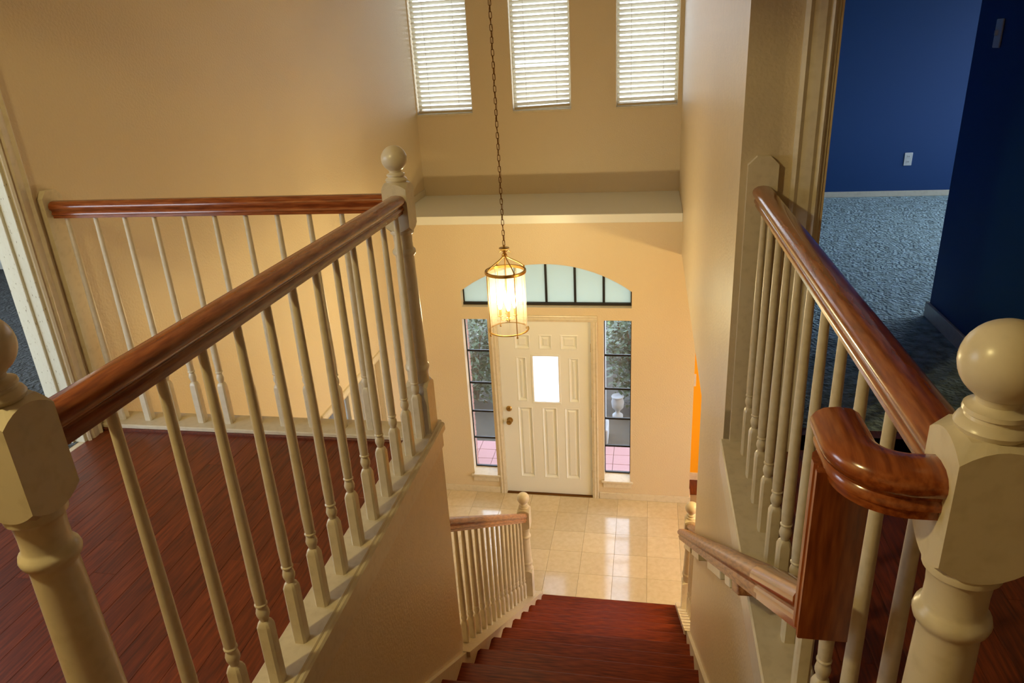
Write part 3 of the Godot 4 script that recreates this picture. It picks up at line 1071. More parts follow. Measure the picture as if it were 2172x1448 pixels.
func balustrades() -> void:
	var top := 3.925
	var cap := 3.014
	# left side of the stair opening
	var b := thing("stair_balustrade", Vector3(-0.9, UF, -1.65), "white balustrade with red brown rail on the stair wall beside the left hall", "balustrade")
	var st := begin()
	rail_sweep(st, [Vector3(0, 0, -0.86), Vector3(0, 0, 0.86)], [Vector3.RIGHT, Vector3.RIGHT], [Vector3.UP, Vector3.UP])
	piece(b, "handrail", st.commit(), M.rail_z, Transform3D(Basis.IDENTITY, Vector3(-0.9, top, -1.65)))
	st = begin()
	box(st, Vector3(-0.966, cap - 0.022, -2.615), Vector3(-0.853, cap, -0.80), 0.004)
	box(st, Vector3(-0.8599, cap - 0.046, -2.606), Vector3(-0.838, cap - 0.005, -0.80), 0.006)
	box(st, Vector3(-0.8599, cap - 0.12, -2.600), Vector3(-0.850, cap - 0.046, -0.80), 0.003)
	box(st, Vector3(-0.9635, UF - 0.012, -2.47), Vector3(-0.8601, cap - 0.022, -0.80))
	part(b, "cap_board", st, M.post)
	var bm := baluster_mesh(top - cap + 0.004, 0.0178, 0.178)
	for i in range(-1, 11):
		piece(b, "baluster", bm, M.post, Transform3D(Basis.IDENTITY, Vector3(-0.9, cap - 0.001, -1.09 - 0.137 * i)))
	# level balustrade along the back edge of the left hall
	b = thing("landing_balustrade", Vector3(-1.66, UF, -2.53), "white level balustrade with red brown rail overlooking the entry, meeting the tall tan wall", "balustrade")
	st = begin()
	rail_sweep(st, [Vector3(-0.71, 0, 0), Vector3(0.71, 0, 0)], [Vector3.BACK, Vector3.BACK], [Vector3.UP, Vector3.UP])
	piece(b, "handrail", st.commit(), M.rail_x, Transform3D(Basis.IDENTITY, Vector3(-1.658, top, -2.53)))
	st = begin()
	box(st, Vector3(XL, 2.985, -2.60), Vector3(-0.967, 3.005, -2.468), 0.004)
	box(st, Vector3(XL, UF - 0.2, -2.615), Vector3(-0.967, 2.985, -2.6001), 0.003)
	box(st, Vector3(XL, UF - 0.005, -2.5995), Vector3(-0.967, 2.9849, -2.476))
	part(b, "curb_board", st, M.post)
	st = begin()
	box(st, Vector3(XL, UF - 0.004, -2.476), Vector3(-0.967, 2.986, -2.462), 0.004)
	part(b, "shoe_moulding", st, M.subfloor)
	bm = baluster_mesh(top - 3.0, 0.0178, 0.178)
	for i in 10:
		piece(b, "baluster", bm, M.post, Transform3D(Basis.IDENTITY, Vector3(-2.325 + 0.132 * i, 3.004, -2.53)))
	# right hall
	b = thing("hall_balustrade", Vector3(0.37, UF, -1.65), "white balustrade with glossy brown rail in front of the blue bedroom doorway", "balustrade")
	st = begin()
	rail_sweep(st, [Vector3(0, 0, -0.85), Vector3(0, 0, 0.85)], [Vector3.RIGHT, Vector3.RIGHT], [Vector3.UP, Vector3.UP])
	piece(b, "handrail", st.commit(), M.rail_z, Transform3D(Basis.IDENTITY, Vector3(0.374, top, -1.675)))
	st = begin()
	box(st, Vector3(0.288, cap - 0.022, -2.549), Vector3(0.416, cap, -0.80), 0.005)
	box(st, Vector3(0.2905, cap - 0.115, -2.556), Vector3(0.2999, cap - 0.022, -0.80), 0.003)
	box(st, Vector3(0.30, UF, -2.549), Vector3(0.414, cap - 0.022, -0.80))
	part(b, "cap_board", st, M.post)
	bm = baluster_mesh(top - cap + 0.004, 0.0178, 0.178)
	for i in range(11):
		piece(b, "baluster", bm, M.post, Transform3D(Basis.IDENTITY, Vector3(0.372, cap - 0.001, -2.44 + 0.153 * i)))
	# half newels on the walls
	st = begin()
	prism(st, octagon(0.105, 1.06, 0.028, 0.0), Vector3(XL, UF + 0.001, -2.535), Vector3.BACK, Vector3.UP, Vector3.RIGHT, 0.0, 0.028)
	var h := thing("half_newel", Vector3(XL, UF, -2.535), "flat white post with clipped corners on the tall tan wall at the rail end", "post", "half newel boards")
	part(h, "board", st, M.post)
	st = begin()
	prism(st, octagon(0.098, 1.075, 0.028, 0.0), Vector3(0.371, UF + 0.04, -2.549), Vector3.RIGHT, Vector3.UP, Vector3.BACK, 0.0, 0.025)
	h = thing("half_newel", Vector3(0.371, UF + 0.04, -2.549), "flat white post with clipped corners on the wall end by the blue bedroom doorway", "post", "half newel boards")
	part(h, "board", st, M.post)
	# lower balustrades either side of the bottom of the stairs
	lower(-0.9, -2.601, 15, "sloping white balustrade beside the lower steps, in front of the tiles", -4.53, -0.97, -0.826)
	lower(0.345, -3.632, 7, "sloping white balustrade at the foot of the stairs, by the opening to the orange room", -4.53, 0.268, 0.415)


func lower(x: float, z1: float, n: int, label: String, zn: float, c0: float, c1: float) -> void:
	var b := thing("stair_balustrade", Vector3(x, nose(-3.5), -3.5), label, "balustrade")
	var lift := 0.035
	var st := begin()
	prism(st, P2([[-4.79, nose(-4.79) + 0.0], [-4.79, nose(-4.79) + lift], [z1, nose(z1) + lift], [z1, nose(z1) + 0.0]]), Vector3.ZERO, Vector3.BACK, Vector3.UP, Vector3.RIGHT, c0, c1)
	part(b, "cap_board", st, M.post)
	# rail, drawn along its own z and turned to the slope
	var za := zn + 0.04
	var mid := Vector3(x, (nose(za) + nose(z1)) / 2 + 0.74, (za + z1) / 2)
	var half := Vector2(z1 - za, (z1 - za) * SLOPE).length() / 2
	st = begin()
	rail_sweep(st, [Vector3(0, 0, -half), Vector3(0, 0, half)], [Vector3.RIGHT, Vector3.RIGHT], [Vector3.UP, Vector3.UP])
	piece(b, "handrail", st.commit(), M.raw_rail, Transform3D(Basis(Vector3.RIGHT, -atan(SLOPE)), mid))
	var bm := baluster_mesh(0.735, 0.0178, 0.13, SLOPE)
	for i in n:
		var z := z1 - 0.07 - i * (z1 - 0.07 - (zn + 0.17)) / (n - 1)
		piece(b, "baluster", bm, M.post, Transform3D(Basis.IDENTITY, Vector3(x, nose(z) + lift - 0.002, z)))


# ---------------------------------------------------------------- newel posts
func newel(at: Vector3, y_base: float, y_foot: float, sc: float, label: String) -> void:
	# at.y is the top of the square block; shapes are stacked from it
	var o := thing("newel_post", Vector3(at.x, y_base, at.z), label, "post", "turned newel posts with ball tops")
	var t := at.y
	var st := begin()
	lathe(st, Vector3(at.x, t, at.z), [[0.030, -0.006], [0.037, 0.001], [0.040, 0.007], [0.037, 0.013], [0.031, 0.016], [0.030, 0.020], [0.034, 0.023], [0.033, 0.028], [0.025, 0.031], [0.022, 0.034], [0.0225, 0.038], [0.026, 0.043]], 28, 0.75)
	part(o, "neck", st, M.post)
	st = begin()
	var prof := []
	for i in 17:
		var a := -1.12 + (PI / 2 + 1.12) * i / 16.0
		prof.append([0.0468 * cos(a), 0.082 + 0.0468 * sin(a)])
	lathe(st, Vector3(at.x, t, at.z), prof, 32, 0.5)
	part(o, "ball_finial", st, M.post)
	# square block with arched faces: a square that is cut by turned shoulders
	st = begin()
	block(st, at, t - 0.178, t, 0.046)
	part(o, "block", st, M.post)
	st = begin()
	var s0 := t - 0.178
	var lowring := y_foot + 0.02
	lathe(st, Vector3(at.x, 0, at.z), [[0.036, s0 + 0.02], [0.042, s0 + 0.004], [0.0445, s0 - 0.004], [0.0435, s0 - 0.012], [0.0385, s0 - 0.016], [0.0365, s0 - 0.021], [0.0350, s0 - 0.045], [0.0355, s0 - 0.066], [0.0375, s0 - 0.071], [0.0425, s0 - 0.076], [0.0445, s0 - 0.084], [0.0425, s0 - 0.092], [0.0375, s0 - 0.097], [0.0355, s0 - 0.103], [0.0358, s0 - 0.12],
		[0.0435, lowring + 0.055], [0.0440, lowring + 0.05], [0.0475, lowring + 0.045], [0.0490, lowring + 0.037], [0.0475, lowring + 0.029], [0.0440, lowring + 0.024], [0.0430, lowring + 0.01], [0.0430, lowring - 0.03]], 28, 0.82)
	part(o, "turned_shaft", st, M.post)
	st = begin()
	block(st, at, y_base, y_foot, 0.046, true)
	part(o, "foot_block", st, M.post)


func block(st: SurfaceTool, at: Vector3, y0: float, y1: float, hw: float, plain_foot := false) -> void:
	# heights of the face edge follow an arch at each end, as where a square is turned into a round
	var n := 8
	for s in 4:
		var rot := Basis(Vector3.UP, s * PI / 2)
		var pts := []
		for i in n + 1:
			pts.append(lerpf(-1.0, 1.0, i / float(n)))
		for i in n:
			var q := []
			for e in [[i, 0], [i + 1, 0], [i + 1, 1], [i, 1]]:
				var u: float = pts[e[0]]
				var drop := 0.019 * u * u
				var y: float = (y0 + (0.0 if plain_foot else drop)) if e[1] == 0 else y1 - 0.004 - drop
				q.append(at * Vector3(1, 0, 1) + rot * Vector3(u * hw, 0, hw) + Vector3(0, y, 0))
			quad(st, q[0], q[1], q[2], q[3], rot * Vector3.BACK)
			# shoulders to the turned parts
			for top in [0, 1]:
				if top == 0 and plain_foot:
					continue
				var a: Vector3 = q[0] if top == 0 else q[3]
				var b: Vector3 = q[1] if top == 0 else q[2]
				var yy := y0 if top == 0 else y1
				var c := Vector3(at.x + (a.x - at.x) * 0.72, yy, at.z + (a.z - at.z) * 0.72)
				var d := Vector3(at.x + (b.x - at.x) * 0.72, yy, at.z + (b.z - at.z) * 0.72)
				var m := (a + b) * 0.5 - Vector3(at.x, (a.y + b.y) * 0.5, at.z)
				var nn := (m.normalized() * 0.35 + Vector3(0, 1.0 if top == 1 else -1.0, 0)).normalized()
				quad(st, a, b, d, c, nn)
				var ctr := Vector3(at.x, yy, at.z)
				tri(st, c, d, ctr, Vector3(0, 1.0 if top == 1 else -1.0, 0), Vector3(0, 1.0 if top == 1 else -1.0, 0), Vector3(0, 1.0 if top == 1 else -1.0, 0))
		if plain_foot:
			var f := [rot * Vector3(-hw, 0, hw), rot * Vector3(hw, 0, hw)]
			var o := at * Vector3(1, 0, 1) + Vector3(0, y0, 0)
			tri(st, o + f[0], o + f[1], o, Vector3.DOWN, Vector3.DOWN, Vector3.DOWN)


func newels() -> void:
	newel(Vector3(-0.903, 4.035, -0.765), UF, 3.24, 1.0, "thick white newel post at the stair head, its rail running away to the left landing")
	newel(Vector3(0.381, 4.035, -0.787), UF, 3.24, 1.0, "thick white newel post with a curved wooden handrail end fixed to its side")
	newel(Vector3(-0.907, 4.035, -2.533), 2.985, 3.24, 1.0, "white newel post at the landing corner where two rails meet above the entry")
	newel(Vector3(-0.9, 1.225, -4.53), nose(-4.53) + 0.0, 0.66, 1.0, "slim white newel post ending the sloping rail on the tiles side of the stairs")
	newel(Vector3(0.345, 1.225, -4.53), nose(-4.53) + 0.0, 0.66, 1.0, "slim white newel post at the stair foot next to the orange room opening")


# ---------------------------------------------------------------- wall handrail of the stairs
func stair_rail() -> void:
	var o := thing("stair_handrail", Vector3(0.25, UF, -0.87), "red brown wooden handrail with an upright drop and quarter turn, sloping along the satin wall", "handrail")
	var yt := 3.924
	# quarter turn from the newel
	var pts := [Vector3(0.336, yt, -0.787)]
	var side := [Vector3(0, 0, -1)]
	var up := [Vector3.UP]
	var c := Vector3(0.312, yt, -0.847)
	var r := 0.06
	for i in 13:
		var a := PI / 2 * i / 12.0
		pts.append(c + Vector3(-sin(a), 0, cos(a)) * r)
		side.append(Vector3(-sin(a) * -1, 0, cos(a) * -1))
		up.append(Vector3.UP)
	pts.append(Vector3(0.252, yt, -0.915))
	side.append(Vector3(1, 0, 0))
	up.append(Vector3.UP)
	var st := begin()
	rail_sweep(st, pts, side, up)
	part(o, "quarter_turn", st, M.rail_z)
	# upright drop: the same section standing on end, its crown towards the stairs below
	st = begin()
	var sect := [[-0.0315, -0.001], [-0.0325, 0.0], [0.0325, 0.0], [0.0335, -0.001], [0.0335, -0.03], [0.030, -0.05], [0.017, -0.066], [0.0, -0.068], [-0.017, -0.066], [-0.030, -0.05], [-0.0335, -0.035], [-0.0335, -0.022], [-0.029, -0.0185], [-0.029, -0.013], [-0.0335, -0.010], [-0.0335, -0.001]]
	var d0 := PackedVector3Array()
	var d1 := PackedVector3Array()
	for p in sect:
		d0.append(Vector3(p[0], 0.0, p[1]))
		d1.append(Vector3(p[0], 0.275, p[1]))
	loft(st, [d0, d1], true, false, 0.7)
	piece(o, "upright_drop", st.commit(), M.rail_y, Transform3D(Basis.IDENTITY, Vector3(0.252, 3.657, -0.845)))
	# sloping length
	var a0 := Vector3(0.252, 0, -0.905)
	var z_end := -3.98
	var ya := 3.70
	var yb := 1.525
	var dirv := Vector3(0, yb - ya, z_end - a0.z)
	var ang := atan2(ya - yb, a0.z - z_end)
	st = begin()
	var half := dirv.length() / 2
	rail_sweep(st, [Vector3(0, 0, -half), Vector3(0, 0, half - 0.45)], [Vector3.RIGHT, Vector3.RIGHT], [Vector3.UP, Vector3.UP])
	var mid := Vector3(0.252, (ya + yb) / 2, (a0.z + z_end) / 2)
	var t := Transform3D(Basis(Vector3.RIGHT, -ang), mid + Basis(Vector3.RIGHT, -ang) * Vector3(0, -0.068, 0))
	piece(o, "sloping_rail", st.commit(), M.raw_rail, t).set_meta("label", "bare pinkish wood rail length")
	st = begin()
	rail_sweep(st, [Vector3(0, 0, half - 0.45), Vector3(0, 0, half - 0.002)], [Vector3.RIGHT, Vector3.RIGHT], [Vector3.UP, Vector3.UP])
	piece(o, "stained_rail", st.commit(), M.rail_z, t)
	# white spacer blocks that carry it
	for e in [[-3.35, 0.5, true], [-2.85, 0.46, true], [-2.10, 0.46, true], [-1.745, 0.12, true], [-1.60, 0.12, false]]:
		st = begin()
		box(st, Vector3(-0.012, -0.034, -e[1] / 2), Vector3(0.030, -0.0005, e[1] / 2), 0.003)
		var yy: float = ya + (e[0] - a0.z) * (ya - yb) / (a0.z - z_end)
		piece(o, "spacer_block", st.commit(), M.trim if e[2] else M.raw_rail, Transform3D(Basis(Vector3.RIGHT, -ang), Vector3(0.252, yy - 0.068 / cos(ang), e[0])))


# ---------------------------------------------------------------- hanging lantern
func lantern() -> void:
	var c := Vector3(-1.015, 0, -4.93)
	var o := thing("hanging_lantern", c + Vector3(0, 2.52, 0), "lit brass lantern with glass strips hanging on a long chain", "lantern")
	var st := begin()
	lathe(st, c, [[0.0, 5.42], [0.06, 5.418], [0.062, 5.405], [0.03, 5.385], [0.008, 5.375], [0.0, 5.374]], 20)
	part(o, "ceiling_canopy", st, M.brass)
	# chain
	var ch := Node3D.new()
	ch.name = "chain"
	o.add_child(ch)
	st = begin()
	var loop := []
	for i in 20:
		var a := TAU * i / 20.0
		loop.append(Vector3(0.0085 * cos(a), 0.0125 * signf(sin(a)) * (1.0 if absf(sin(a)) > 0.01 else 0.0) + 0.0085 * sin(a), 0))
	tube(st, loop, 0.0023, 6, true)
	var link := st.commit()
	var y := 3.185
	var k := 0
	while y < 5.37:
		piece(ch, "link", link, M.dark_brass, Transform3D(Basis(Vector3.UP, 0.35 + (PI / 2 if k % 2 else 0.0) + 0.1 * sin(k * 1.7)), c + Vector3(0, y, 0)))
		y += 0.0372
		k += 1
	st = begin()
	var wire := []
	for i in 90:
		wire.append(c + Vector3(0.008 * sin(i * 0.7), 3.17 + i * 2.21 / 89.0, 0.008 * cos(i * 0.7)))
	tube(st, wire, 0.0016, 5)
	part(o, "cord", st, M.dark_brass)
	# crown
	st = begin()
	lathe(st, c, [[0.004, 3.172], [0.009, 3.168], [0.009, 3.158], [0.036, 3.152], [0.038, 3.147], [0.034, 3.143], [0.012, 3.136], [0.012, 3.11], [0.02, 3.10], [0.02, 3.088], [0.01, 3.082], [0.0, 3.08]], 24)
	part(o, "crown", st, M.brass)
	for i in 3:
		var d := Vector3.RIGHT.rotated(Vector3.UP, 0.5 + TAU * i / 3.0)
		st = begin()
		tube(st, [c + d * 0.012 + Vector3(0, 3.12, 0), c + d * 0.026 + Vector3(0, 3.128, 0), c + d * 0.038 + Vector3(0, 3.122, 0), c + d * 0.046 + Vector3(0, 3.112, 0)], 0.003, 6)
		part(o, "crown_leaf", st, M.brass)
	for i in 4:
		var d := Vector3.RIGHT.rotated(Vector3.UP, 0.62 + TAU * i / 4.0)
		var arm := []
		for j in 15:
			var s := j / 14.0
			arm.append(c + d * (0.012 + 0.136 * (s * s * (3 - 2 * s)) ) + Vector3(0, 3.095 - 0.115 * pow(s, 1.15), 0))
		st = begin()
		tube(st, arm, 0.0042, 8)
		part(o, "arm", st, M.brass)
		st = begin()
		tube(st, [c + d * 0.148 + Vector3(0, 2.985, 0), c + d * 0.148 + Vector3(0, 2.50, 0)], 0.0036, 8)
		var rod := part(o, "rod", st, M.brass)
		for yy in [2.99, 2.505]:
			st = begin()
			lathe(st, c + d * 0.148 + Vector3(0, yy, 0), [[0.0, -0.009], [0.006, -0.006], [0.008, 0.0], [0.006, 0.006], [0.0, 0.009]], 10)
			part(rod, "knob", st, M.brass)
	for e in [[2.965, 2.985, 0.150, 0.135, "top_ring"], [2.522, 2.530, 0.152, 0.141, "bottom_ring"]]:
		st = begin()
		var rings := []
		for i in 48:
			var a := TAU * i / 48.0
			var d := Vector3(cos(a), 0, sin(a))
			var r := PackedVector3Array()
			for p in [[e[3], e[0]], [e[2], e[0]], [e[2] + 0.002, (e[0] + e[1]) / 2], [e[2], e[1]], [e[3], e[1]]]:
				r.append(c + d * p[0] + Vector3(0, p[1], 0))
			rings.append(r)
		loft(st, rings, false, true, 0.6)
		part(o, e[4], st, M.brass)
	# glass strips standing in a ring
	st = begin()
	var w := 0.0335
	var rr := 0.137
	var r0 := PackedVector3Array()
	var r1 := PackedVector3Array()
	for p in [[-w, 0.0], [-w * 0.7, 0.0045], [w * 0.7, 0.0045], [w, 0.0], [w * 0.7, -0.001], [-w * 0.7, -0.001]]:
		r0.append(Vector3(p[0], 2.53, rr + p[1]))
		r1.append(Vector3(p[0], 2.967, rr + p[1]))
	loft(st, [r0, r1], true, false, 0.9)
	var strip := st.commit()
	for i in 12:
		piece(o, "glass_strip", strip, M.lantern_glass, Transform3D(Basis(Vector3.UP, TAU * i / 12.0), c))
	# candle cluster
	st = begin()
	tube(st, [c + Vector3(0, 3.085, 0), c + Vector3(0, 2.60, 0)], 0.004, 8)
	lathe(st, c, [[0.0, 2.585], [0.012, 2.59], [0.018, 2.602], [0.012, 2.615], [0.005, 2.62], [0.0, 2.621]], 14)
	part(o, "stem", st, M.brass)
	for i in 4:
		var d := Vector3.RIGHT.rotated(Vector3.UP, 0.3 + TAU * i / 4.0)
		st = begin()
		tube(st, [c + Vector3(0, 2.61, 0), c + d * 0.03 + Vector3(0, 2.597, 0), c + d * 0.052 + Vector3(0, 2.605, 0), c + d * 0.055 + Vector3(0, 2.63, 0)], 0.0035, 7)
		lathe(st, c + d * 0.055, [[0.003, 2.625], [0.018, 2.632], [0.019, 2.638], [0.010, 2.64], [0.0095, 2.69], [0.0, 2.691]], 14)
		var holder := part(o, "candle_holder", st, M.brass)
		st = begin()
		lathe(st, c + d * 0.055, [[0.008, 2.69], [0.012, 2.70], [0.0185, 2.722], [0.020, 2.742], [0.017, 2.768], [0.010, 2.79], [0.004, 2.806], [0.0, 2.812]], 16)
		part(holder, "candle_bulb", st, M.bulb)
		var l := OmniLight3D.new()
		l.name = "lantern_light"
		l.light_color = Color(1.0, 0.91, 0.67)
		l.light_energy = 0.28
		l.omni_range = 14.0
		l.omni_attenuation = 2.0
		l.light_size = 0.015
		l.shadow_enabled = true
		o.add_child(l, true)
		l.position = c + d * 0.055 + Vector3(0, 2.742, 0) - o.position


# ---------------------------------------------------------------- lamps out of view that light the hall and the dining room
func other_lamps() -> void:
	var at := Vector3(-1.6, CEIL, -0.25)
	var o := thing("ceiling_lamp", at, "round recessed downlight over the left upper hall", "lamp")
	var st := begin()
	lathe(st, at, [[0.072, -0.0005], [0.1, -0.0005], [0.102, -0.006], [0.096, -0.012], [0.074, -0.012], [0.072, -0.006]], 28)
	part(o, "trim_ring", st, M.plate)
	st = begin()
	lathe(st, at, [[0.0, -0.0015], [0.071, -0.0015], [0.071, -0.006], [0.0, -0.007]], 28)
	part(o, "lens", st, M.shade)
	var l: Light3D = SpotLight3D.new()
	l.name = "ceiling_lamp_light"
	l.light_color = Color(1.0, 0.91, 0.62)
	l.light_energy = 1.9
	l.light_size = 0.07
	l.spot_angle = 77.0
	l.spot_angle_attenuation = 0.12
	l.spot_range = 14.0
	l.spot_attenuation = 2.0
	l.shadow_enabled = true
	o.add_child(l)
	l.position = Vector3(0, -0.09, 0)
	l.rotation.x = -PI / 2
	at = Vector3(1.8, 2.19, -4.1)
	o = thing("pendant_lamp", at, "round lit pendant lamp in the orange dining room", "lamp")
	st = begin()
	tube(st, [at + Vector3(0, 0.09, 0), at + Vector3(0, SOFFIT - 0.015 - at.y, 0)], 0.006, 8)
	lathe(st, at + Vector3(0, SOFFIT - 0.015 - at.y, 0), [[0.0, 0.0], [0.05, 0.0], [0.045, -0.02], [0.0, -0.03]], 16)
	part(o, "stem", st, M.brass)
	st = begin()
	var prof := []
	for i in 17:
		var a := -PI / 2 + PI * i / 16.0
		prof.append([0.1 * cos(a), 0.1 * sin(a)])
	lathe(st, at, prof, 24, 0.5)
	part(o, "globe", st, M.shade)
	l = OmniLight3D.new()
	l.name = "pendant_lamp_light"
	l.light_color = Color(1.0, 0.86, 0.55)
	l.light_energy = 2.8
	l.light_size = 0.08
	l.omni_range = 14.0
	l.omni_attenuation = 2.0
	l.shadow_enabled = true
	o.add_child(l)


# ---------------------------------------------------------------- blinds
func blinds() -> void:
	var st := begin()
	var r0 := PackedVector3Array()
	var r1 := PackedVector3Array()
	for i in 13:
		var s: float = i if i < 7 else 12 - i
		var zz := lerpf(-0.025, 0.025, s / 6.0)
		var yy := 0.0035 * (1.0 - pow(zz / 0.025, 2.0)) + (0.0009 if i < 7 else -0.0009)
		if i == 12:
			continue
		r0.append(Vector3(-0.5, yy, zz))
		r1.append(Vector3(0.5, yy, zz))
	loft(st, [r0, r1], true, false, 0.7)
	var slat := st.commit()
	var k := 0
	for e in [[-2.380, -1.808, 0.0], [-1.366, -0.797, 0.03], [-0.325, 0.248, 0.012]]:
		var x: float = (e[0] + e[1]) / 2
		var wd: float = e[1] - e[0]
		var z := ZU - 0.036
		var b := thing("window_blind", Vector3(x, 3.89, z), ["white slatted blind in the corner window by the long tan wall", "white slatted blind with a crooked bottom rail in the middle window", "white slatted blind in the corner window by the satin stair wall"][k], "blind", "blinds in the tall upper windows")
		for i in 26:
			var tilt := 0.74 + rng.randf_range(-0.03, 0.03)
			var lean: float = e[2] * exp(-i * 0.35) + rng.randf_range(-0.003, 0.003)
			if k == 1 and i == 8:
				tilt = 0.35
			var bs := Basis(Vector3.BACK, lean) * Basis(Vector3.RIGHT, -tilt) * Basis.from_scale(Vector3(wd, 1, 1))
			piece(b, "slat", slat, M.slat, Transform3D(bs, Vector3(x, 3.952 + 0.0468 * i, z)))
		st = begin()
		box(st, Vector3(-wd / 2, -0.011, -0.026), Vector3(wd / 2, 0.011, 0.026), 0.004)
		piece(b, "bottom_rail", st.commit(), M.blind_rail, Transform3D(Basis(Vector3.BACK, e[2]), Vector3(x, 3.908 + (0.008 if k == 1 else 0.0), z)))
		st = begin()
		box(st, Vector3(e[0], 5.165, z - 0.027), Vector3(e[1], 5.199, z + 0.027), 0.003)
		part(b, "head_rail", st, M.blind_rail)
		for cx in [-0.27, 0.27]:
			st = begin()
			for dz in [-0.021, 0.0225]:
				tube(st, [Vector3(x + wd * cx, 3.912, z + dz), Vector3(x + wd * cx, 5.17, z + dz)], 0.0016, 5)
			part(b, "ladder_cord", st, M.cord)
		k += 1


# ---------------------------------------------------------------- outlet, switch
func small_things() -> void:
	var o := thing("wall_outlet", Vector3(2.37, 3.32, -7.4), "white double outlet on the far deep blue wall", "outlet")
	var st := begin()
	box(st, Vector3(2.335, 3.262, -7.4), Vector3(2.405, 3.38, -7.393), 0.003)
	part(o, "cover_plate", st, M.plate)
	for y in [3.297, 3.345]:
		st = begin()
		box(st, Vector3(2.354, y - 0.016, -7.394), Vector3(2.386, y + 0.016, -7.3915), 0.002)
		var f := part(o, "socket", st, M.plate)
		st = begin()
		for x in [2.364, 2.376]:
			box(st, Vector3(x - 0.0015, y - 0.006, -7.3916), Vector3(x + 0.0015, y + 0.006, -7.391))
		part(f, "slot", st, M.hole)
	o = thing("light_switch", Vector3(1.52, 4.41, -3.81), "white light switch high on the shaded dark blue wall", "switch")
	st = begin()
	box(st, Vector3(1.513, 4.35, -3.845), Vector3(1.52, 4.47, -3.775), 0.003)
	part(o, "cover_plate", st, M.plate)
	st = begin()
	box(st, Vector3(1.500, 4.402, -3.815), Vector3(1.5135, 4.424, -3.805), 0.002, Transform3D.IDENTITY)
	part(o, "toggle", st, M.plate)
	o = thing("light_switch", Vector3(0.5, 1.2, -6.935), "pale switch plate on the orange wall at the entry corner", "switch")
	st = begin()
	box(st, Vector3(0.472, 1.13, -6.95), Vector3(0.512, 1.27, -6.942), 0.003)
	part(o, "cover_plate", st, M.plate)
	st = begin()
	box(st, Vector3(0.486, 1.185, -6.943), Vector3(0.498, 1.215, -6.934), 0.002)
	part(o, "toggle", st, M.plate)


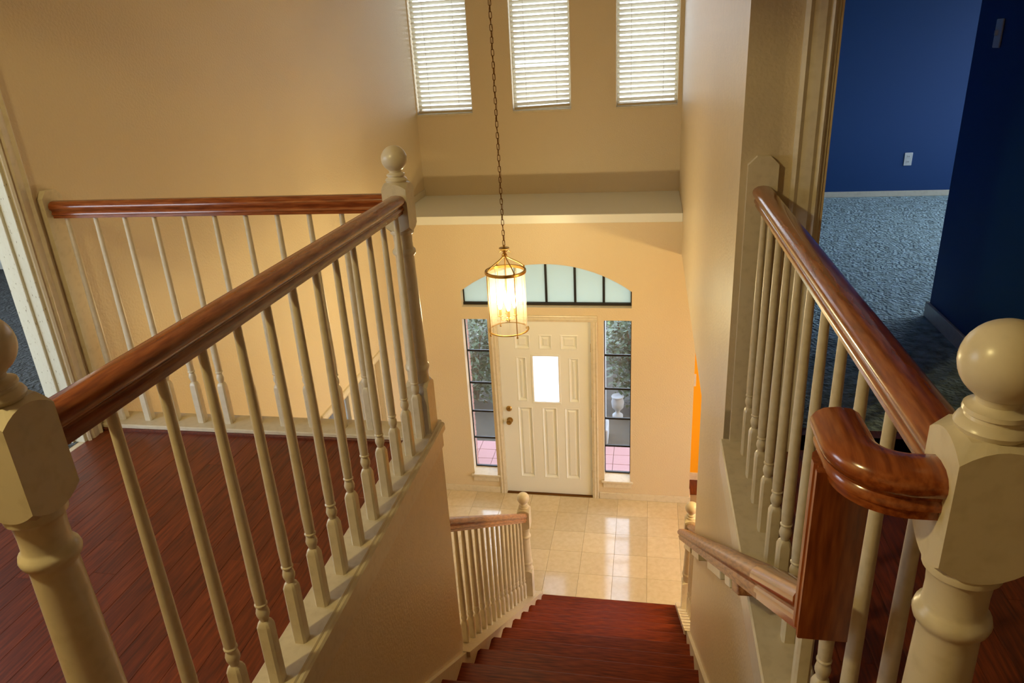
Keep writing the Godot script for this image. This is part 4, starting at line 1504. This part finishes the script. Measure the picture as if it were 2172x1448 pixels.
# ---------------------------------------------------------------- what the glass of the door shows
func outdoors() -> void:
	var st := begin()
	box(st, Vector3(-14, -0.6, -26), Vector3(14, -0.14, -6.66))
	struct("ground", st, M.soil, "dark ground in front of the house", "ground")
	var p := thing("porch_floor", Vector3(-1, -0.14, -7.2), "rose coloured paved porch floor outside the front door", "porch")
	st = begin()
	box(st, Vector3(-0.1, -0.03, -0.1), Vector3(0.1, 0.03, 0.1), 0.004)
	var paver := st.commit()
	for i in 13:
		for j in 5:
			piece(p, "paver", paver, M.paver, Transform3D(Basis.IDENTITY, Vector3(-2.3 + i * 0.204, -0.09, -6.77 - j * 0.204)))
	# brick pier beside the left sidelight
	p = thing("brick_pier", Vector3(-1.93, -0.1, -6.78), "pinkish brick pier outside the sidelight on the knob side", "pier")
	st = begin()
	box(st, Vector3(-2.02, -0.13, -6.88), Vector3(-1.862, 2.9, -6.66))
	part(p, "core", st, M.mortar)
	st = begin()
	box(st, Vector3(-0.082, -0.028, -0.052), Vector3(0.082, 0.028, 0.052), 0.004)
	var br := st.commit()
	for i in 44:
		for j in 2:
			piece(p, "brick", br, M.brick, Transform3D(Basis.IDENTITY, Vector3(-1.938, -0.09 + i * 0.067, -6.712 - j * 0.115 - (0.01 if i % 2 else 0.0))))
	# pale column beyond the right sidelight
	var col := thing("porch_column", Vector3(-0.60, -0.14, -8.0), "pale square porch column outside the sidelight on the hinge side", "column")
	st = begin()
	box(st, Vector3(-0.72, 0.06, -8.12), Vector3(-0.48, 2.7, -7.88), 0.008)
	part(col, "shaft", st, M.stone)
	st = begin()
	box(st, Vector3(-0.75, -0.14, -8.15), Vector3(-0.45, 0.06, -7.85), 0.01)
	part(col, "plinth", st, M.stone)
	# garden ornament
	var u := thing("garden_urn", Vector3(-0.36, -0.14, -8.6), "pale stone garden urn among the shrubs outside", "urn")
	st = begin()
	lathe(st, Vector3(-0.36, -0.14, -8.6), [[0.0, 0.0], [0.07, 0.0], [0.07, 0.03], [0.03, 0.06], [0.03, 0.09], [0.075, 0.14], [0.085, 0.22], [0.07, 0.28], [0.085, 0.3], [0.08, 0.31], [0.0, 0.3]], 18, 0.6)
	part(u, "body", st, M.stone)
	# shrubs
	var leaf_st := begin()
	var pts := [Vector3(0, 0, 0), Vector3(0.022, 0.004, 0.03), Vector3(0.0, 0.008, 0.075), Vector3(-0.022, 0.004, 0.03)]
	tri(leaf_st, pts[0], pts[1], pts[2], Vector3.UP, Vector3.UP, Vector3.UP)
	tri(leaf_st, pts[0], pts[2], pts[3], Vector3.UP, Vector3.UP, Vector3.UP)
	var leaf := leaf_st.commit()
	shrub(Vector3(-2.35, -0.14, -8.9), Vector3(0.6, 0.75, 0.5), 2600, M.leaf, leaf, "dark green rounded shrub beyond the knob side sidelight")
	shrub(Vector3(-3.3, -0.14, -10.6), Vector3(0.9, 1.0, 0.7), 3000, M.leaf_pale, leaf, "pale green tall shrub behind the dark rounded one")
	shrub(Vector3(-0.12, -0.14, -8.9), Vector3(0.42, 0.8, 0.4), 2400, M.leaf, leaf, "dark green shrub beside the pale porch column")
	shrub(Vector3(-0.4, -0.14, -10.9), Vector3(0.9, 0.9, 0.6), 3000, M.leaf_pale, leaf, "pale green shrub behind the porch column")
	shrub(Vector3(-1.45, -0.14, -11.4), Vector3(0.9, 0.7, 0.6), 2400, M.leaf, leaf, "low dark shrub across from the front door")


func shrub(at: Vector3, half: Vector3, n: int, m: Material, leaf: Mesh, label: String) -> void:
	var o := thing("garden_shrub", at, label, "shrub", "garden shrubs outside the door")
	var st := begin()
	for i in 6:
		var a := TAU * i / 6.0
		tube(st, [at, at + Vector3(cos(a) * half.x * 0.25, half.y * 0.8, sin(a) * half.z * 0.25), at + Vector3(cos(a) * half.x * 0.6, half.y * 1.5, sin(a) * half.z * 0.6)], 0.012, 5)
	part(o, "stem", st, M.bark)
	var mm := MultiMesh.new()
	mm.transform_format = MultiMesh.TRANSFORM_3D
	mm.mesh = leaf
	mm.instance_count = n
	for i in n:
		var d := Vector3(rng.randfn(), rng.randfn(), rng.randfn()).normalized() * pow(rng.randf(), 0.4)
		d *= 1.0 + 0.15 * sin(d.x * 9.0) * cos(d.z * 8.0)
		var p := Vector3(d.x * half.x, half.y + d.y * half.y, d.z * half.z)
		var b := Basis(Vector3.UP, rng.randf() * TAU) * Basis(Vector3.RIGHT, rng.randf_range(-1.0, 0.8))
		mm.set_instance_transform(i, Transform3D(b.scaled(Vector3.ONE * rng.randf_range(0.8, 1.5)), p))
	var f := MultiMeshInstance3D.new()
	f.multimesh = mm
	f.material_override = m
	f.name = "foliage"
	f.set_meta("kind", "stuff")
	o.add_child(f)
